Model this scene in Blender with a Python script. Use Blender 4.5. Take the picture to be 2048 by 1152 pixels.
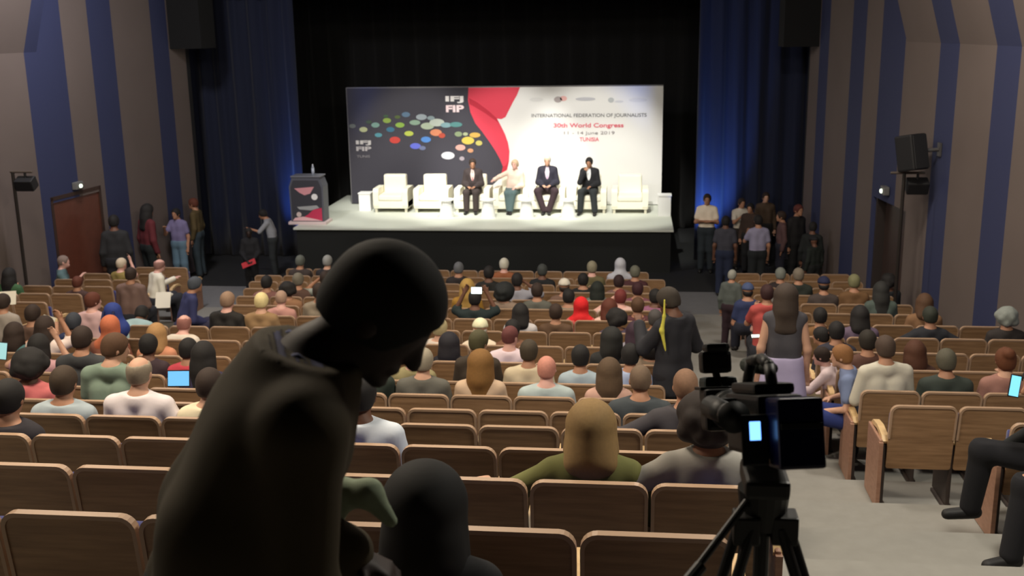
import bpy, bmesh, math, random
import numpy as np
from math import sin, cos, pi, radians, tan, atan2, sqrt
from mathutils import Vector, Matrix
random.seed(7)
for o in list(bpy.data.objects): bpy.data.objects.remove(o)
sc = bpy.context.scene
COL = sc.collection

# ------------------------------------------------------------------ camera
# hall axis runs along +Y towards the stage, x = 0 is the middle of the hall, z = 0 the floor in front of the stage
FPX = 2150.0
YAW, PITCH, ROLL = radians(6.5), radians(13.8), radians(.86)
CLOC = Vector((3.2, 0, 5.55))
_f = Vector((-sin(YAW)*cos(PITCH), cos(YAW)*cos(PITCH), -sin(PITCH)))
_r = Vector((cos(YAW), sin(YAW), 0)); _u = _r.cross(_f)
CR = _r*cos(ROLL) - _u*sin(ROLL); CU = _r*sin(ROLL) + _u*cos(ROLL)
cd = bpy.data.cameras.new('camera'); cam = bpy.data.objects.new('camera', cd); COL.objects.link(cam)
cam.matrix_world = Matrix(((CR.x, CU.x, -_f.x, CLOC.x), (CR.y, CU.y, -_f.y, CLOC.y), (CR.z, CU.z, -_f.z, CLOC.z), (0, 0, 0, 1)))
cd.sensor_width = 36; cd.lens = 36*FPX/2048; cd.clip_start = .05; cd.clip_end = 200
cd.dof.use_dof = True; cd.dof.focus_distance = 5.0; cd.dof.aperture_fstop = 4.5
sc.camera = cam

def ray(px, py): return _f + CR*((px-1024)/FPX) - CU*((py-576)/FPX)
def at(px, py, y):
    d = ray(px, py); return CLOC + d*((y-CLOC.y)/d.y)

# ------------------------------------------------------------------ world, lights, exposure
w = bpy.data.worlds.new('world'); sc.world = w; w.use_nodes = True
w.node_tree.nodes['Background'].inputs[0].default_value = (.55, .6, .8, 1)
w.node_tree.nodes['Background'].inputs[1].default_value = .006
sc.view_settings.view_transform = 'Standard'; sc.view_settings.look = 'None'
sc.view_settings.gamma = 1; sc.view_settings.use_curve_mapping = False
sc.view_settings.exposure = 0

def spot(name, loc, tgt, power, color=(1, 1, 1), ang=60, blend=.5, size=.25):
    l = bpy.data.lights.new(name, 'SPOT'); l.energy = power; l.color = color
    l.spot_size = radians(ang); l.spot_blend = blend; l.shadow_soft_size = size
    o = bpy.data.objects.new(name, l); COL.objects.link(o); o.location = loc
    o.rotation_euler = (Vector(tgt)-Vector(loc)).to_track_quat('-Z', 'Y').to_euler(); return o
def area(name, loc, tgt, power, color, sx, sy):
    l = bpy.data.lights.new(name, 'AREA'); l.shape = 'RECTANGLE'; l.size = sx; l.size_y = sy; l.energy = power; l.color = color
    o = bpy.data.objects.new(name, l); COL.objects.link(o); o.location = loc
    o.rotation_euler = (Vector(tgt)-Vector(loc)).to_track_quat('-Z', 'Y').to_euler(); return o
# stage fronts, hung from the ceiling over the first rows
for x in (-3.2, 0, 3.2):
    spot('stage_spot', (x*.55, 19.0, 8.6), (x*.72, 27.3, 1.7), 2700, (1, .97, .90), 26, .5, .15)
    spot('stage_top_spot', (x*.8, 22.8, 8.6), (x*.8, 26.2, .9), 1500, (1, .99, .88), 36, .5, .15)
spot('stage_spot', (-3.4, 20.5, 8.6), (-4.2, 24.5, 1.3), 420, (1, .95, .9), 16, .6, .15)  # extra spot added to brighten the lectern, outside the stage spots' cones
# blue washes on the side drapes
spot('drape_spot', (-5.1, 24.9, .15), (-4.75, 25.6, 1.9), 650, (.10, .26, 1), 52, 1, .1)
spot('drape_spot', (5.1, 24.75, .15), (4.85, 25.6, 2.3), 1000, (.12, .30, 1), 60, 1, .1)
# dimmed house lights over the middle rows and the right-hand aisle
WARM = (1, .86, .68)
for x, y, p in ((-4.2, 5.6, 270), (0, 6.0, 270), (-3.6, 11.5, 190), (1.2, 11.5, 190)):
    area('house_light', (x, y, 8.3), (x, y+.9, 0), p, WARM, 1.2, 1.2)
area('aisle_light', (5.6, 5.2, 7.6), (5.2, 7.4, 2), 215, (1, .93, .80), .7, .7)
area('aisle_light', (5.0, 13.0, 8.3), (4.6, 14.5, 1), 250, (1, .90, .78), .8, .8)
area('aisle_light', (-5.2, 17.0, 8.3), (-5.2, 20.2, 0), 300, (.95, .92, .95), .8, .8)
for x in (6.2, -6.2):
    area('wall_light', (x*.55, 14.2, 8.6), (x*1.3, 15.6, 4.2), (24 if x > 0 else 3), (1, .87, .82), .6, 2.0)

# ------------------------------------------------------------------ materials
def lin(c):
    c = c/255.; return c/12.92 if c <= .04045 else ((c+.055)/1.055)**2.4
def rgb(c): return (lin(c[0]), lin(c[1]), lin(c[2]), 1)
_m = {}
def mat(c, rough=.75, noise=0., scale=20., metal=0., emit=0., sheen=0.):
    key = (tuple(c), rough, noise, scale, metal, emit, sheen)
    if key in _m: return _m[key]
    m = bpy.data.materials.new('finish'); m.use_nodes = True; nt = m.node_tree; b = nt.nodes['Principled BSDF']
    b.inputs['Roughness'].default_value = rough; b.inputs['Metallic'].default_value = metal
    b.inputs['Base Color'].default_value = rgb(c)
    if sheen: b.inputs['Sheen Weight'].default_value = sheen
    if noise:
        tc = nt.nodes.new('ShaderNodeTexCoord'); n = nt.nodes.new('ShaderNodeTexNoise'); n.inputs['Scale'].default_value = scale
        r = nt.nodes.new('ShaderNodeMapRange'); r.inputs[3].default_value = 1-noise; r.inputs[4].default_value = 1+noise
        mx = nt.nodes.new('ShaderNodeVectorMath'); mx.operation = 'SCALE'; mx.inputs[0].default_value = rgb(c)[:3]
        nt.links.new(tc.outputs['Object'], n.inputs['Vector']); nt.links.new(n.outputs[0], r.inputs[0])
        nt.links.new(r.outputs[0], mx.inputs['Scale']); nt.links.new(mx.outputs[0], b.inputs['Base Color'])
    if emit:
        b.inputs['Emission Color'].default_value = rgb(c); b.inputs['Emission Strength'].default_value = emit
    _m[key] = m; return m
def wood(c, c2, rough=.45):
    m = bpy.data.materials.new('plywood'); m.use_nodes = True; nt = m.node_tree; b = nt.nodes['Principled BSDF']
    b.inputs['Roughness'].default_value = rough
    tc = nt.nodes.new('ShaderNodeTexCoord'); mp = nt.nodes.new('ShaderNodeMapping'); mp.inputs['Scale'].default_value = (2.2, 9, 26)
    oi = nt.nodes.new('ShaderNodeObjectInfo'); ad = nt.nodes.new('ShaderNodeVectorMath')
    n = nt.nodes.new('ShaderNodeTexNoise'); n.inputs['Scale'].default_value = 1.4; n.inputs['Detail'].default_value = 4
    cr = nt.nodes.new('ShaderNodeValToRGB'); cr.color_ramp.elements[0].color = rgb(c); cr.color_ramp.elements[1].color = rgb(c2)
    cr.color_ramp.elements[0].position = .32; cr.color_ramp.elements[1].position = .68
    nt.links.new(tc.outputs['Object'], mp.inputs[0]); nt.links.new(mp.outputs[0], ad.inputs[0]); nt.links.new(oi.outputs['Random'], ad.inputs[1])
    nt.links.new(ad.outputs[0], n.inputs['Vector']); nt.links.new(n.outputs[0], cr.inputs[0]); nt.links.new(cr.outputs[0], b.inputs['Base Color'])
    return m

# ------------------------------------------------------------------ mesh helpers
def link(name, me, m, parent=None, smooth=False):
    if smooth:
        for p in me.polygons: p.use_smooth = True
    o = bpy.data.objects.new(name, me); COL.objects.link(o)
    if m:
        me.materials.append(m)
    if parent: o.parent = parent
    return o
def tag(o, label=None, cat=None, group=None, kind=None):
    if label: o['label'] = label
    if cat: o['category'] = cat
    if group: o['group'] = group
    if kind: o['kind'] = kind
    return o
def empty(name, loc, rz=0):
    o = bpy.data.objects.new(name, None); COL.objects.link(o); o.location = loc; o.rotation_euler = (0, 0, rz); o.empty_display_size = .1; return o
class MB:
    def __init__(s): s.bm = bmesh.new()
    def box(s, x0, x1, y0, y1, z0, z1, bev=0, M=None):
        r = bmesh.ops.create_cube(s.bm, size=1)['verts']
        for v in r: v.co = Vector(((x0+x1)/2+v.co.x*(x1-x0), (y0+y1)/2+v.co.y*(y1-y0), (z0+z1)/2+v.co.z*(z1-z0)))
        vs = r
        if bev:
            es = list({e for v in r for e in v.link_edges})
            g = bmesh.ops.bevel(s.bm, geom=es, offset=bev, segments=2, affect='EDGES', profile=.6)
            vs = list({v for f in g['faces'] for v in f.verts} | {v for v in r if v.is_valid})
        if M is not None:
            for v in vs: v.co = M @ v.co
        return s
    def cyl(s, a, b, r, r2=None, seg=12):
        a = Vector(a); b = Vector(b); d = b-a
        g = bmesh.ops.create_cone(s.bm, cap_ends=True, segments=seg, radius1=r, radius2=r if r2 is None else r2, depth=d.length)['verts']
        M = Matrix.Translation((a+b)/2) @ d.to_track_quat('Z', 'Y').to_matrix().to_4x4()
        for v in g: v.co = M @ v.co
        return s
    def tube(s, pts, r, seg=8):
        for i in range(len(pts)-1): s.cyl(pts[i], pts[i+1], r, seg=seg)
        for p in pts[1:-1]: s.ball(p, (r, r, r), 8)
        return s
    def ball(s, c, r, seg=12, M=None):
        g = bmesh.ops.create_uvsphere(s.bm, u_segments=seg, v_segments=max(6, seg//2), radius=1)['verts']
        for v in g:
            v.co = Vector((v.co.x*r[0], v.co.y*r[1], v.co.z*r[2]))
            if M: v.co = M @ v.co
            v.co += Vector(c)
        return s
    def prism(s, pts, ax, lo, hi):           # pts: 2D outline; ax: the axis it is pushed along
        def P(u, v, t): return {'x': (t, u, v), 'y': (u, t, v), 'z': (u, v, t)}[ax]
        A = [s.bm.verts.new(P(u, v, lo)) for u, v in pts]; B = [s.bm.verts.new(P(u, v, hi)) for u, v in pts]
        n = len(pts); s.bm.faces.new(A); s.bm.faces.new(B[::-1])
        for i in range(n): s.bm.faces.new((A[i], B[i], B[(i+1) % n], A[(i+1) % n]))
        return s
    def build(s, name, m, parent=None, smooth=False, loc=None):
        bmesh.ops.recalc_face_normals(s.bm, faces=s.bm.faces)
        me = bpy.data.meshes.new(name); s.bm.to_mesh(me); s.bm.free()
        o = link(name, me, m, parent, smooth)
        if loc: o.location = loc
        return o
def rrect(x0, x1, z0, z1, r, n=5, low=None):
    low = r if low is None else low; P = []
    for cx, cz, a0, q in ((x1-r, z1-r, 0, r), (x0+r, z1-r, 90, r), (x0+low, z0+low, 180, low), (x1-low, z0+low, 270, low)):
        for i in range(n+1):
            a = radians(a0+90*i/n); P.append((cx+q*cos(a), cz+q*sin(a)))
    return P

# ------------------------------------------------------------------ rows of the hall
ROWY = [2.47, 3.5, 4.5, 5.5, 6.6, 7.6] + [8.65+1.03*k for k in range(12)]
TOPS = ((-6, 6.2), (2.47, 4.06), (3.5, 3.80), (4.5, 3.545), (5.5, 3.285), (6.6, 2.985), (7.6, 2.72), (8.65, 2.46), (9.68, 2.23), (19.98, .925))
def topz(y): return float(np.interp(y, [q[0] for q in TOPS], [q[1] for q in TOPS]))
def floorz(y): return max(0, topz(y)-.95)
def halfw(y): return 7.6+(18.4-y)*.113
LV = []                                        # terrace levels (y0, y1, z)
ext = [-.6, .42, 1.44]+ROWY
for i, y in enumerate(ext):
    y0 = (ext[i-1]+y)/2+.12 if i else -1.5
    y1 = (ext[i+1]+y)/2+.12 if i < len(ext)-1 else 20.5
    LV.append((y0, y1, floorz(y)))
def ground(y):
    for a, b, z in LV:
        if a <= y < b: return z
    return 0.

carpet = mat((140, 138, 132), .95, .10, 9)
dark_floor = mat((30, 31, 33), .95, .12, 6)  # darker floor colour in front of and under the stage
m = MB()
for a, b, z in LV:
    hw = halfw(a)+.4
    m.box(-hw, hw, a, b, z-1.2, z)
tag(m.build('floor', carpet), kind='structure')
tag(MB().box(-9, 9, 20.5, 22.3, -.3, 0).build('floor', mat((118, 118, 120), .95, .1, 7)), kind='structure')
tag(MB().box(-9.4, 9.4, 22.3, 31, -.3, 0).build('floor', dark_floor), kind='structure')

# walls: taupe panels with full-height blue bands, upper part leaning inwards over the seats
def wall_mat():
    m = bpy.data.materials.new('striped_wall'); m.use_nodes = True; nt = m.node_tree; b = nt.nodes['Principled BSDF']
    b.inputs['Roughness'].default_value = .8
    g = nt.nodes.new('ShaderNodeNewGeometry'); sx = nt.nodes.new('ShaderNodeSeparateXYZ'); nt.links.new(g.outputs['Position'], sx.inputs[0])
    tot = None
    for a, c in BANDS:
        mid = (a+c)/2; h = (c-a)/2
        s = nt.nodes.new('ShaderNodeMath'); s.operation = 'SUBTRACT'; nt.links.new(sx.outputs['Y'], s.inputs[0]); s.inputs[1].default_value = mid
        q = nt.nodes.new('ShaderNodeMath'); q.operation = 'ABSOLUTE'; nt.links.new(s.outputs[0], q.inputs[0])
        l = nt.nodes.new('ShaderNodeMath'); l.operation = 'LESS_THAN'; nt.links.new(q.outputs[0], l.inputs[0]); l.inputs[1].default_value = h
        if tot is None: tot = l
        else:
            t = nt.nodes.new('ShaderNodeMath'); t.operation = 'ADD'; nt.links.new(tot.outputs[0], t.inputs[0]); nt.links.new(l.outputs[0], t.inputs[1]); tot = t
    n = nt.nodes.new('ShaderNodeTexNoise'); n.inputs['Scale'].default_value = .9
    mp = nt.nodes.new('ShaderNodeValToRGB'); mp.color_ramp.elements[0].color = rgb((98, 87, 82)); mp.color_ramp.elements[1].color = rgb((110, 98, 93))
    nt.links.new(g.outputs['Position'], n.inputs['Vector']); nt.links.new(n.outputs[0], mp.inputs[0])
    mx = nt.nodes.new('ShaderNodeMix'); mx.data_type = 'RGBA'; mx.inputs[7].default_value = rgb((48, 54, 88))
    nt.links.new(tot.outputs[0], mx.inputs[0]); nt.links.new(mp.outputs[0], mx.inputs[6]); nt.links.new(mx.outputs[2], b.inputs['Base Color'])
    return m
BANDS = [(22.75, 23.4), (20.5, 21.3), (18.5, 19.65), (16.35, 17.05), (14.45, 15.15), (12.4, 13.1), (10.3, 11.0), (8.2, 8.9), (6.1, 6.8)]
WM = wall_mat(); WT = 5.18
DOOR = {1: (17.95, 19.55, 2.48), -1: (18.75, 20.35, 2.42)}
for s, side in ((-1, 'left'), (1, 'right')):
    d0, d1, dz = DOOR[s]; m = MB()
    def slab(y0, y1, z0, z1):
        P = [(s*halfw(y0), y0), (s*halfw(y1), y1), (s*(halfw(y1)+.25), y1), (s*(halfw(y0)+.25), y0)]
        m.prism(P, 'z', z0, z1)
    slab(-1.5, d0, -.3, WT); slab(d1, 24.1, -.3, WT); slab(d0, d1, dz, WT)
    slab(18.85 if s < 0 else 18.45, 24.1, WT, 9.6)
    y0, y1 = -1.5, (18.85 if s < 0 else 18.45)      # inclined upper panel
    H = 9.6-WT; inn = H*.29
    vs = []
    for (y, z, k) in ((y0, WT, 0), (y1, WT, 0), (y1, 9.6, inn), (y0, 9.6, inn)):
        for off in (0, .2): vs.append(m.bm.verts.new((s*(halfw(y)-k+off), y, z)))
    for q in ((0, 2, 4, 6), (1, 7, 5, 3), (0, 1, 3, 2), (2, 3, 5, 4), (4, 5, 7, 6), (6, 7, 1, 0)): m.bm.faces.new([vs[i] for i in q])
    tag(m.build('wall_'+side, WM), kind='structure')
    m = MB(); P = [(s*(halfw(24.1)), 24.1), (s*(halfw(24.1)+.6), 24.1), (s*(halfw(24.1)+.6), 24.3), (s*(halfw(24.1)), 24.3)]
    m.prism(P, 'z', -.3, 9.6); tag(m.build('trim_'+('1' if s < 0 else '2'), mat((24, 24, 26), .9)), kind='structure')
# doors in their recesses
dr = empty('door_1', (-(halfw(18.75)+.02), 18.78, ground(18.8))); tag(dr, kind='structure')
ang = atan2(halfw(18.75)-halfw(20.35), 1.6)
L = MB(); L.box(-.06, 0, 0, 1.56, 0, 2.36, .01); L = L.build('door_leaf', mat((96, 52, 38), .5, .2, 6), dr)
MB().cyl((.0, 1.38, 1.05), (.06, 1.38, 1.05), .012).cyl((.06, 1.38, 1.05), (.06, 1.26, 1.05), .012).build('door_handle', mat((60, 58, 55), .3, metal=1), L)
MB().box(-.08, .03, -.02, .05, 0, 2.42).box(-.08, .03, 1.52, 1.58, 0, 2.42).box(-.08, .03, -.02, 1.58, 2.36, 2.43).build('door_frame', mat((58, 40, 32), .6), dr)
dr.rotation_euler = (0, 0, -ang*1.0)
dr = empty('door_2', (halfw(17.95)+.20, 17.98, ground(18.1))); tag(dr, kind='structure')
MB().box(0, .06, 0, 1.54, 0, 2.44, .01).build('door_leaf', mat((62, 48, 44), .5, .2, 6), dr)
MB().box(-.16, .03, -.02, .04, 0, 2.47).box(-.16, .03, 1.5, 1.56, 0, 2.47).build('door_frame', mat((50, 42, 40), .6), dr)
dr.rotation_euler = (0, 0, ang)
for s, y, z, lab in ((-1, 19.55, 2.62, 'small lit emergency lamp above the left-hand wooden door'), (1, 18.85, 2.66, 'small lit emergency lamp above the right-hand dark doorway')):
    t = empty('emergency_lamp', (s*(halfw(y)), y, z)); tag(t, lab, 'emergency lamp', 'emergency lamps over the side doors')
    MB().box(-.10 if s > 0 else 0, 0 if s > 0 else .10, -.13, .13, -.04, .10, .015).build('housing', mat((110, 110, 108), .6), t)
    MB().ball((-s*.11, 0, .02), (.03, .05, .04)).build('bulb', mat((235, 245, 225), .4, emit=1.6), t, True)
    t['label'] = lab

# ceiling, proscenium, rear stage
black = mat((14, 14, 15), .95)
tag(MB().box(-9.8, 9.8, -1.6, 24.1, 9.6, 9.8).build('ceiling', mat((30, 28, 27), .9)), kind='structure')
tag(MB().box(-9.8, 9.8, -1.8, -1.6, -.3, 9.8).build('wall_back', mat((22, 20, 19), .9)), kind='structure')
tag(MB().box(-9.5, 9.5, 31, 31.2, -.3, 11).build('wall_front', black), kind='structure')
tag(MB().box(-9.5, -9.3, 24.1, 31, -.3, 11).build('wall_stage_left', black), kind='structure')
tag(MB().box(9.3, 9.5, 24.1, 31, -.3, 11).build('wall_stage_right', black), kind='structure')
tag(MB().box(-9.5, 9.5, 24.3, 31, 9.6, 9.8).build('trim_3', black), kind='structure')
tag(MB().box(-7.2, -6.3, 23.45, 24.3, 5.12, 9.6).build('trim_4', mat((9, 9, 10), .95)), kind='structure')
tag(MB().box(6.3, 7.2, 23.45, 24.3, 5.0, 9.6).build('trim_5', mat((9, 9, 10), .95)), kind='structure')

def drape(name, x0, x1, y, z0, z1, c, lab, pitch=.22, amp=.06, rough=.85):
    bm = bmesh.new(); n = int(abs(x1-x0)/.03)+1; rnd = random.Random(int(x0*10))
    ph = [rnd.uniform(-.4, .4) for _ in range(200)]
    rows = 8; V = []
    for j in range(rows+1):
        z = z0+(z1-z0)*j/rows; R = []
        for i in range(n+1):
            x = x0+(x1-x0)*i/n; k = x/pitch*2*pi/2
            d = amp*sin(k+ph[int(abs(k/pi)) % 200]*.6)+.015*sin(k*2.7+z)
            R.append(bm.verts.new((x, y+d*(1.1-.25*j/rows), z)))
        V.append(R)
    for j in range(rows):
        for i in range(n): bm.faces.new((V[j][i], V[j][i+1], V[j+1][i+1], V[j+1][i]))
    me = bpy.data.meshes.new(name); bm.to_mesh(me); bm.free()
    o = link(name, me, mat(c, rough, sheen=.2), None, True)
    s = o.modifiers.new('thickness', 'SOLIDIFY'); s.thickness = .012
    tag(o, lab, 'curtain'); return o
drape('stage_curtain', -7.6, -4.82, 25.5, .02, 9.5, (7, 18, 46), 'tall dark blue stage curtain hanging left of the lit platform, behind the lectern')
drape('stage_curtain', 4.68, 7.6, 25.5, .02, 9.5, (7, 19, 50), 'tall dark blue stage curtain hanging right of the platform, behind the group of standing people')
drape('backdrop_curtain', -9.2, 9.2, 29.6, .02, 9.4, (15, 15, 16), 'wide black curtain closing the stage behind the printed backdrop', .3, .07, .95)
drape('border_curtain', -6.9, 6.9, 24.9, 6.35, 9.5, (13, 13, 14), 'short black border curtain hanging across the top of the stage opening', .3, .05, .95)

# ------------------------------------------------------------------ platform on stage
pl = empty('stage_platform', (0, 0, 0)); tag(pl, 'white-topped low stage platform with a black front, spanning under the armchairs', 'stage')
MB().box(-4.66, 4.14, 24.0, 28.9, .95, 1.0, .01).build('deck', mat((214, 218, 206), .6, .04, 3), pl)
MB().box(-4.60, 4.08, 24.06, 28.8, 0, .95).build('skirt', mat((26, 28, 27), .9), pl)

# printed backdrop
BX0, BX1, BY, BZ0, BZ1 = -4.12, 3.94, 27.4, 1.02, 4.0
bd = empty('printed_backdrop', (0, BY, 0)); tag(bd, 'wide printed stage backdrop, charcoal on the left, red ribbon, white with text on right', 'backdrop')
MB().box(BX0-.02, BX0, -.004, .06, BZ0, BZ1+.02).box(BX0, BX1, -.006, .06, BZ1, BZ1+.03).build('frame', mat((110, 108, 110), .6), bd)
MB().box(BX0, BX1, 0, .06, BZ0, BZ1).build('white_panel', mat((232, 231, 229), .7), bd)
def bp(px, py):                                 # a point of the banner from its place in the photo
    p = at(px, py, BY); return (p.x, p.z)
def flat(name, pts, c, lift, parent=bd, rough=.7, th=.003):
    return MB().prism(pts, 'y', -lift-th, -lift).build(name, mat(c, rough), parent)
rib_l = [(937, 176), (936, 200), (941, 225), (951, 247), (965, 264), (978, 282), (990, 300), (1000, 318), (1006, 333), (1003, 346)]
darkp = [(BX0, BZ1), (bp(937, 178)[0], BZ1)] + [bp(*q) for q in rib_l[1:]] + [bp(998, 358), bp(985, 370), bp(950, 384), bp(900, 396), (bp(880, 400)[0], BZ0), (BX0, BZ0)]
flat('dark_print', darkp, (58, 56, 66), .002)
rib = [bp(*q) for q in rib_l] + [bp(*q) for q in [(1008, 352), (1014, 340), (1018, 322), (1019, 302), (1016, 285), (1010, 268), (1002, 252), (994, 237), (1003, 238), (1011, 234), (1017, 222), (1026, 204), (1034, 190), (1040, 176)]]
rib[0] = (rib[0][0], BZ1-.005); rib[-1] = (rib[-1][0], BZ1-.005)
flat('red_ribbon', rib, (222, 62, 84), .006)
flat('ribbon_fold', [bp(*q) for q in [(938, 196), (955, 205), (975, 220), (993, 236), (998, 246), (990, 240), (970, 226), (950, 214), (939, 208)]], (190, 34, 58), .010)
flat('ribbon_edge', [bp(*q) for q in [(1006, 333), (1003, 346), (1006, 352), (1014, 338), (1018, 318), (1012, 330)]], (196, 40, 62), .010)
DISC = [(705, 252, 8, 5, 120, 125, 118), (727, 259, 10, 6, 196, 200, 150), (751, 250, 10, 6, 130, 170, 160), (774, 241, 10, 6, 150, 180, 80), (757, 270, 9, 5, 90, 160, 175),
        (781, 259, 10, 6, 60, 120, 150), (790, 280, 13, 8, 214, 70, 62), (800, 250, 11, 6, 150, 190, 80), (812, 229, 10, 6, 100, 130, 160), (795, 234, 7, 4, 90, 110, 60), (818, 267, 11, 6, 200, 214, 90),
        (830, 245, 13, 6, 150, 180, 160), (843, 234, 13, 7, 170, 182, 190), (852, 279, 12, 7, 90, 150, 230), (831, 292, 13, 7, 110, 120, 235), (845, 296, 8, 5, 120, 130, 170), (855, 252, 16, 8, 190, 205, 180),
        (874, 245, 18, 9, 206, 216, 206), (872, 265, 14, 8, 236, 150, 110), (884, 271, 8, 6, 200, 80, 60), (892, 250, 13, 6, 140, 180, 190), (912, 249, 15, 6, 90, 150, 150), (917, 268, 9, 6, 150, 170, 130),
        (936, 281, 15, 9, 236, 210, 90), (950, 270, 13, 6, 230, 186, 90), (921, 295, 12, 7, 236, 180, 170), (896, 311, 16, 9, 240, 240, 250), (924, 317, 6, 5, 180, 170, 180), (941, 301, 7, 5, 220, 160, 120),
        (958, 286, 8, 6, 210, 200, 110), (931, 268, 6, 4, 190, 200, 160), (862, 236, 9, 5, 150, 170, 175), (772, 232, 6, 3, 70, 100, 70), (738, 244, 7, 4, 70, 90, 70)]
for i, (x, y, a, b_, r, g, bl) in enumerate(DISC):
    c = bp(x, y); ax = a/92.; bz = b_/92.; r, g, bl = [int(q*.88) for q in (r, g, bl)]
    flat('printed_disc', [(c[0]+ax*cos(t*pi/8), c[1]+bz*sin(t*pi/8)) for t in range(16)], (r, g, bl), .006+.0003*i)
def text(body, name, cx, cz, h, w_, c, parent, y, lift, align='CENTER', bold=0):
    cu = bpy.data.curves.new(name, 'FONT'); cu.body = body; cu.size = 1; cu.extrude = .004; cu.align_x = align; cu.align_y = 'CENTER'; cu.offset = bold
    o = bpy.data.objects.new('t', cu); COL.objects.link(o)
    bpy.context.view_layer.update()
    me = bpy.data.meshes.new_from_object(o.evaluated_get(bpy.context.evaluated_depsgraph_get()))
    W, H = o.dimensions.x, o.dimensions.y
    bpy.data.objects.remove(o)
    n = link(name, me, mat(c, .7), parent)
    n.scale = (w_/W, h/H, 1); n.rotation_euler = (pi/2, 0, 0); n.location = (cx, y-lift, cz); return n
def btext(body, x0, x1, y, hpx, c, name='printed_text', bold=0):
    a = at(x0, y, BY); b = at(x1, y, BY); text(body, name, (a.x+b.x)/2, (a.z+b.z)/2, hpx/79., b.x-a.x, c, bd, 0, .008, bold=bold)
btext('INTERNATIONAL FEDERATION OF JOURNALISTS', 1063, 1293, 231, 9, (112, 112, 114), bold=.01)
btext('30th World Congress', 1107, 1247, 251, 11, (220, 96, 114), bold=.02)
btext('11 - 14 June 2019', 1127, 1228, 266, 8, (140, 132, 136))
btext('TUNISIA', 1159, 1198, 279, 8, (220, 110, 124), bold=.02)
btext('IFJ', 891, 927, 198, 14, (236, 232, 232), 'printed_logo', .04); btext('FIP', 891, 927, 218, 14, (240, 214, 218), 'printed_logo', .04)
btext('IFJ', 712, 742, 285, 10, (186, 182, 182), 'printed_logo', .04); btext('FIP', 712, 742, 298, 9, (170, 165, 168), 'printed_logo', .04)
btext('TUNIS', 714, 740, 313, 5, (130, 126, 130), 'printed_logo')
for x, y, a, b_, c in ((1116, 199, 8, 6, (170, 160, 160)), (1127, 197, 7, 5, (232, 180, 176)), (1171, 198, 20, 3.5, (190, 190, 196)), (1222, 200, 6, 5, (186, 190, 192)), (1238, 203, 9, 2, (212, 212, 216)), (1073, 199, 14, 4, (220, 219, 218)), (1276, 200, 18, 4, (221, 220, 220))):
    c0 = bp(x, y); flat('printed_logo', [(c0[0]+a/79*cos(t*pi/8), c0[1]+b_/79*sin(t*pi/8)) for t in range(16)], c, .006)

# armchairs and little tables
cream = mat((245, 241, 222), .7, .02, 8); shade = mat((206, 202, 182), .8)
def armchair(x, y, lab, rz=0):
    t = empty('armchair', (x, y, 1.0), rz); tag(t, lab, 'armchair', 'cream armchairs in a line on the stage')
    MB().box(-.44, .44, -.38, .40, .10, .30, .03).build('base', cream, t)
    MB().box(-.30, .30, -.40, .26, .30, .44, .04).build('seat_cushion', cream, t)
    MB().box(-.29, .29, .20, .42, .30, .88, .05).build('backrest', cream, t)
    for s in (-1, 1):
        MB().prism(rrect(-.40, .40, .10, .60, .10), 'x', s*.44-.14*(s > 0), s*.44+.14*(s < 0)).build('armrest', cream, t, False)
        for q in (-.32, .34): MB().box(s*.38-.03, s*.38+.03, q-.03, q+.03, 0, .10).build('leg', shade, t)
    return t
CH = [(787, 'cream armchair, empty, leftmost of the row on the stage'), (867, 'cream armchair, empty, second from the left on the stage'),
      (948, 'cream armchair under the dark-suited speaker nearest the ribbon'), (1025, 'cream armchair under the grey-trousered speaker in a pale top'),
      (1096, 'cream armchair under the speaker in a navy suit, feet together'), (1178, 'cream armchair under the speaker in a black jacket and white shirt'),
      (1260, 'cream armchair, empty, rightmost of the row on the stage')]
CHX = []
for px, lab in CH:
    p = at(px, 385, 26.5); CHX.append(p.x); armchair(p.x, 26.5, lab)
white = mat((246, 246, 244), .6)
for i, (px, lab) in enumerate(((893, 'small white table in front of the empty chairs, leftmost of the four'), (976, 'small white table beside the dark-suited speaker near the ribbon'), (1053, 'small white table between the grey-trousered and navy-suited speakers'), (1137, 'small white table between the navy-suited and black-jacketed speakers'))):
    p = at(px, 425, 25.5); t = empty('side_table', (p.x, 25.5, 1.0)); tag(t, lab, 'table', 'small white tables on the stage')
    MB().cyl((0, 0, .42), (0, 0, .45), .19, seg=24).build('table_top', white, t)
    MB().cyl((0, 0, .02), (0, 0, .42), .18, .12, seg=20).build('stem', white, t)
    MB().cyl((0, 0, 0), (0, 0, .03), .19, .17, seg=24).build('foot', white, t)
for px, y, h, lab in ((732, 26.5, .46, 'white cube plinth at the left end of the armchairs'), (1329, 25.9, .52, 'white cube plinth at the right end of the platform')):
    p = at(px, 400, y); t = empty('plinth', (p.x, y, 1.0)); tag(t, lab, 'plinth')
    MB().box(-.15, .15, -.15, .15, .0, h-.03, .008).build('body', white, t); MB().box(-.165, .165, -.165, .165, h-.03, h, .006).build('top', white, t)
for px, lab in ((905+0, ''),):
    pass
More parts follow.
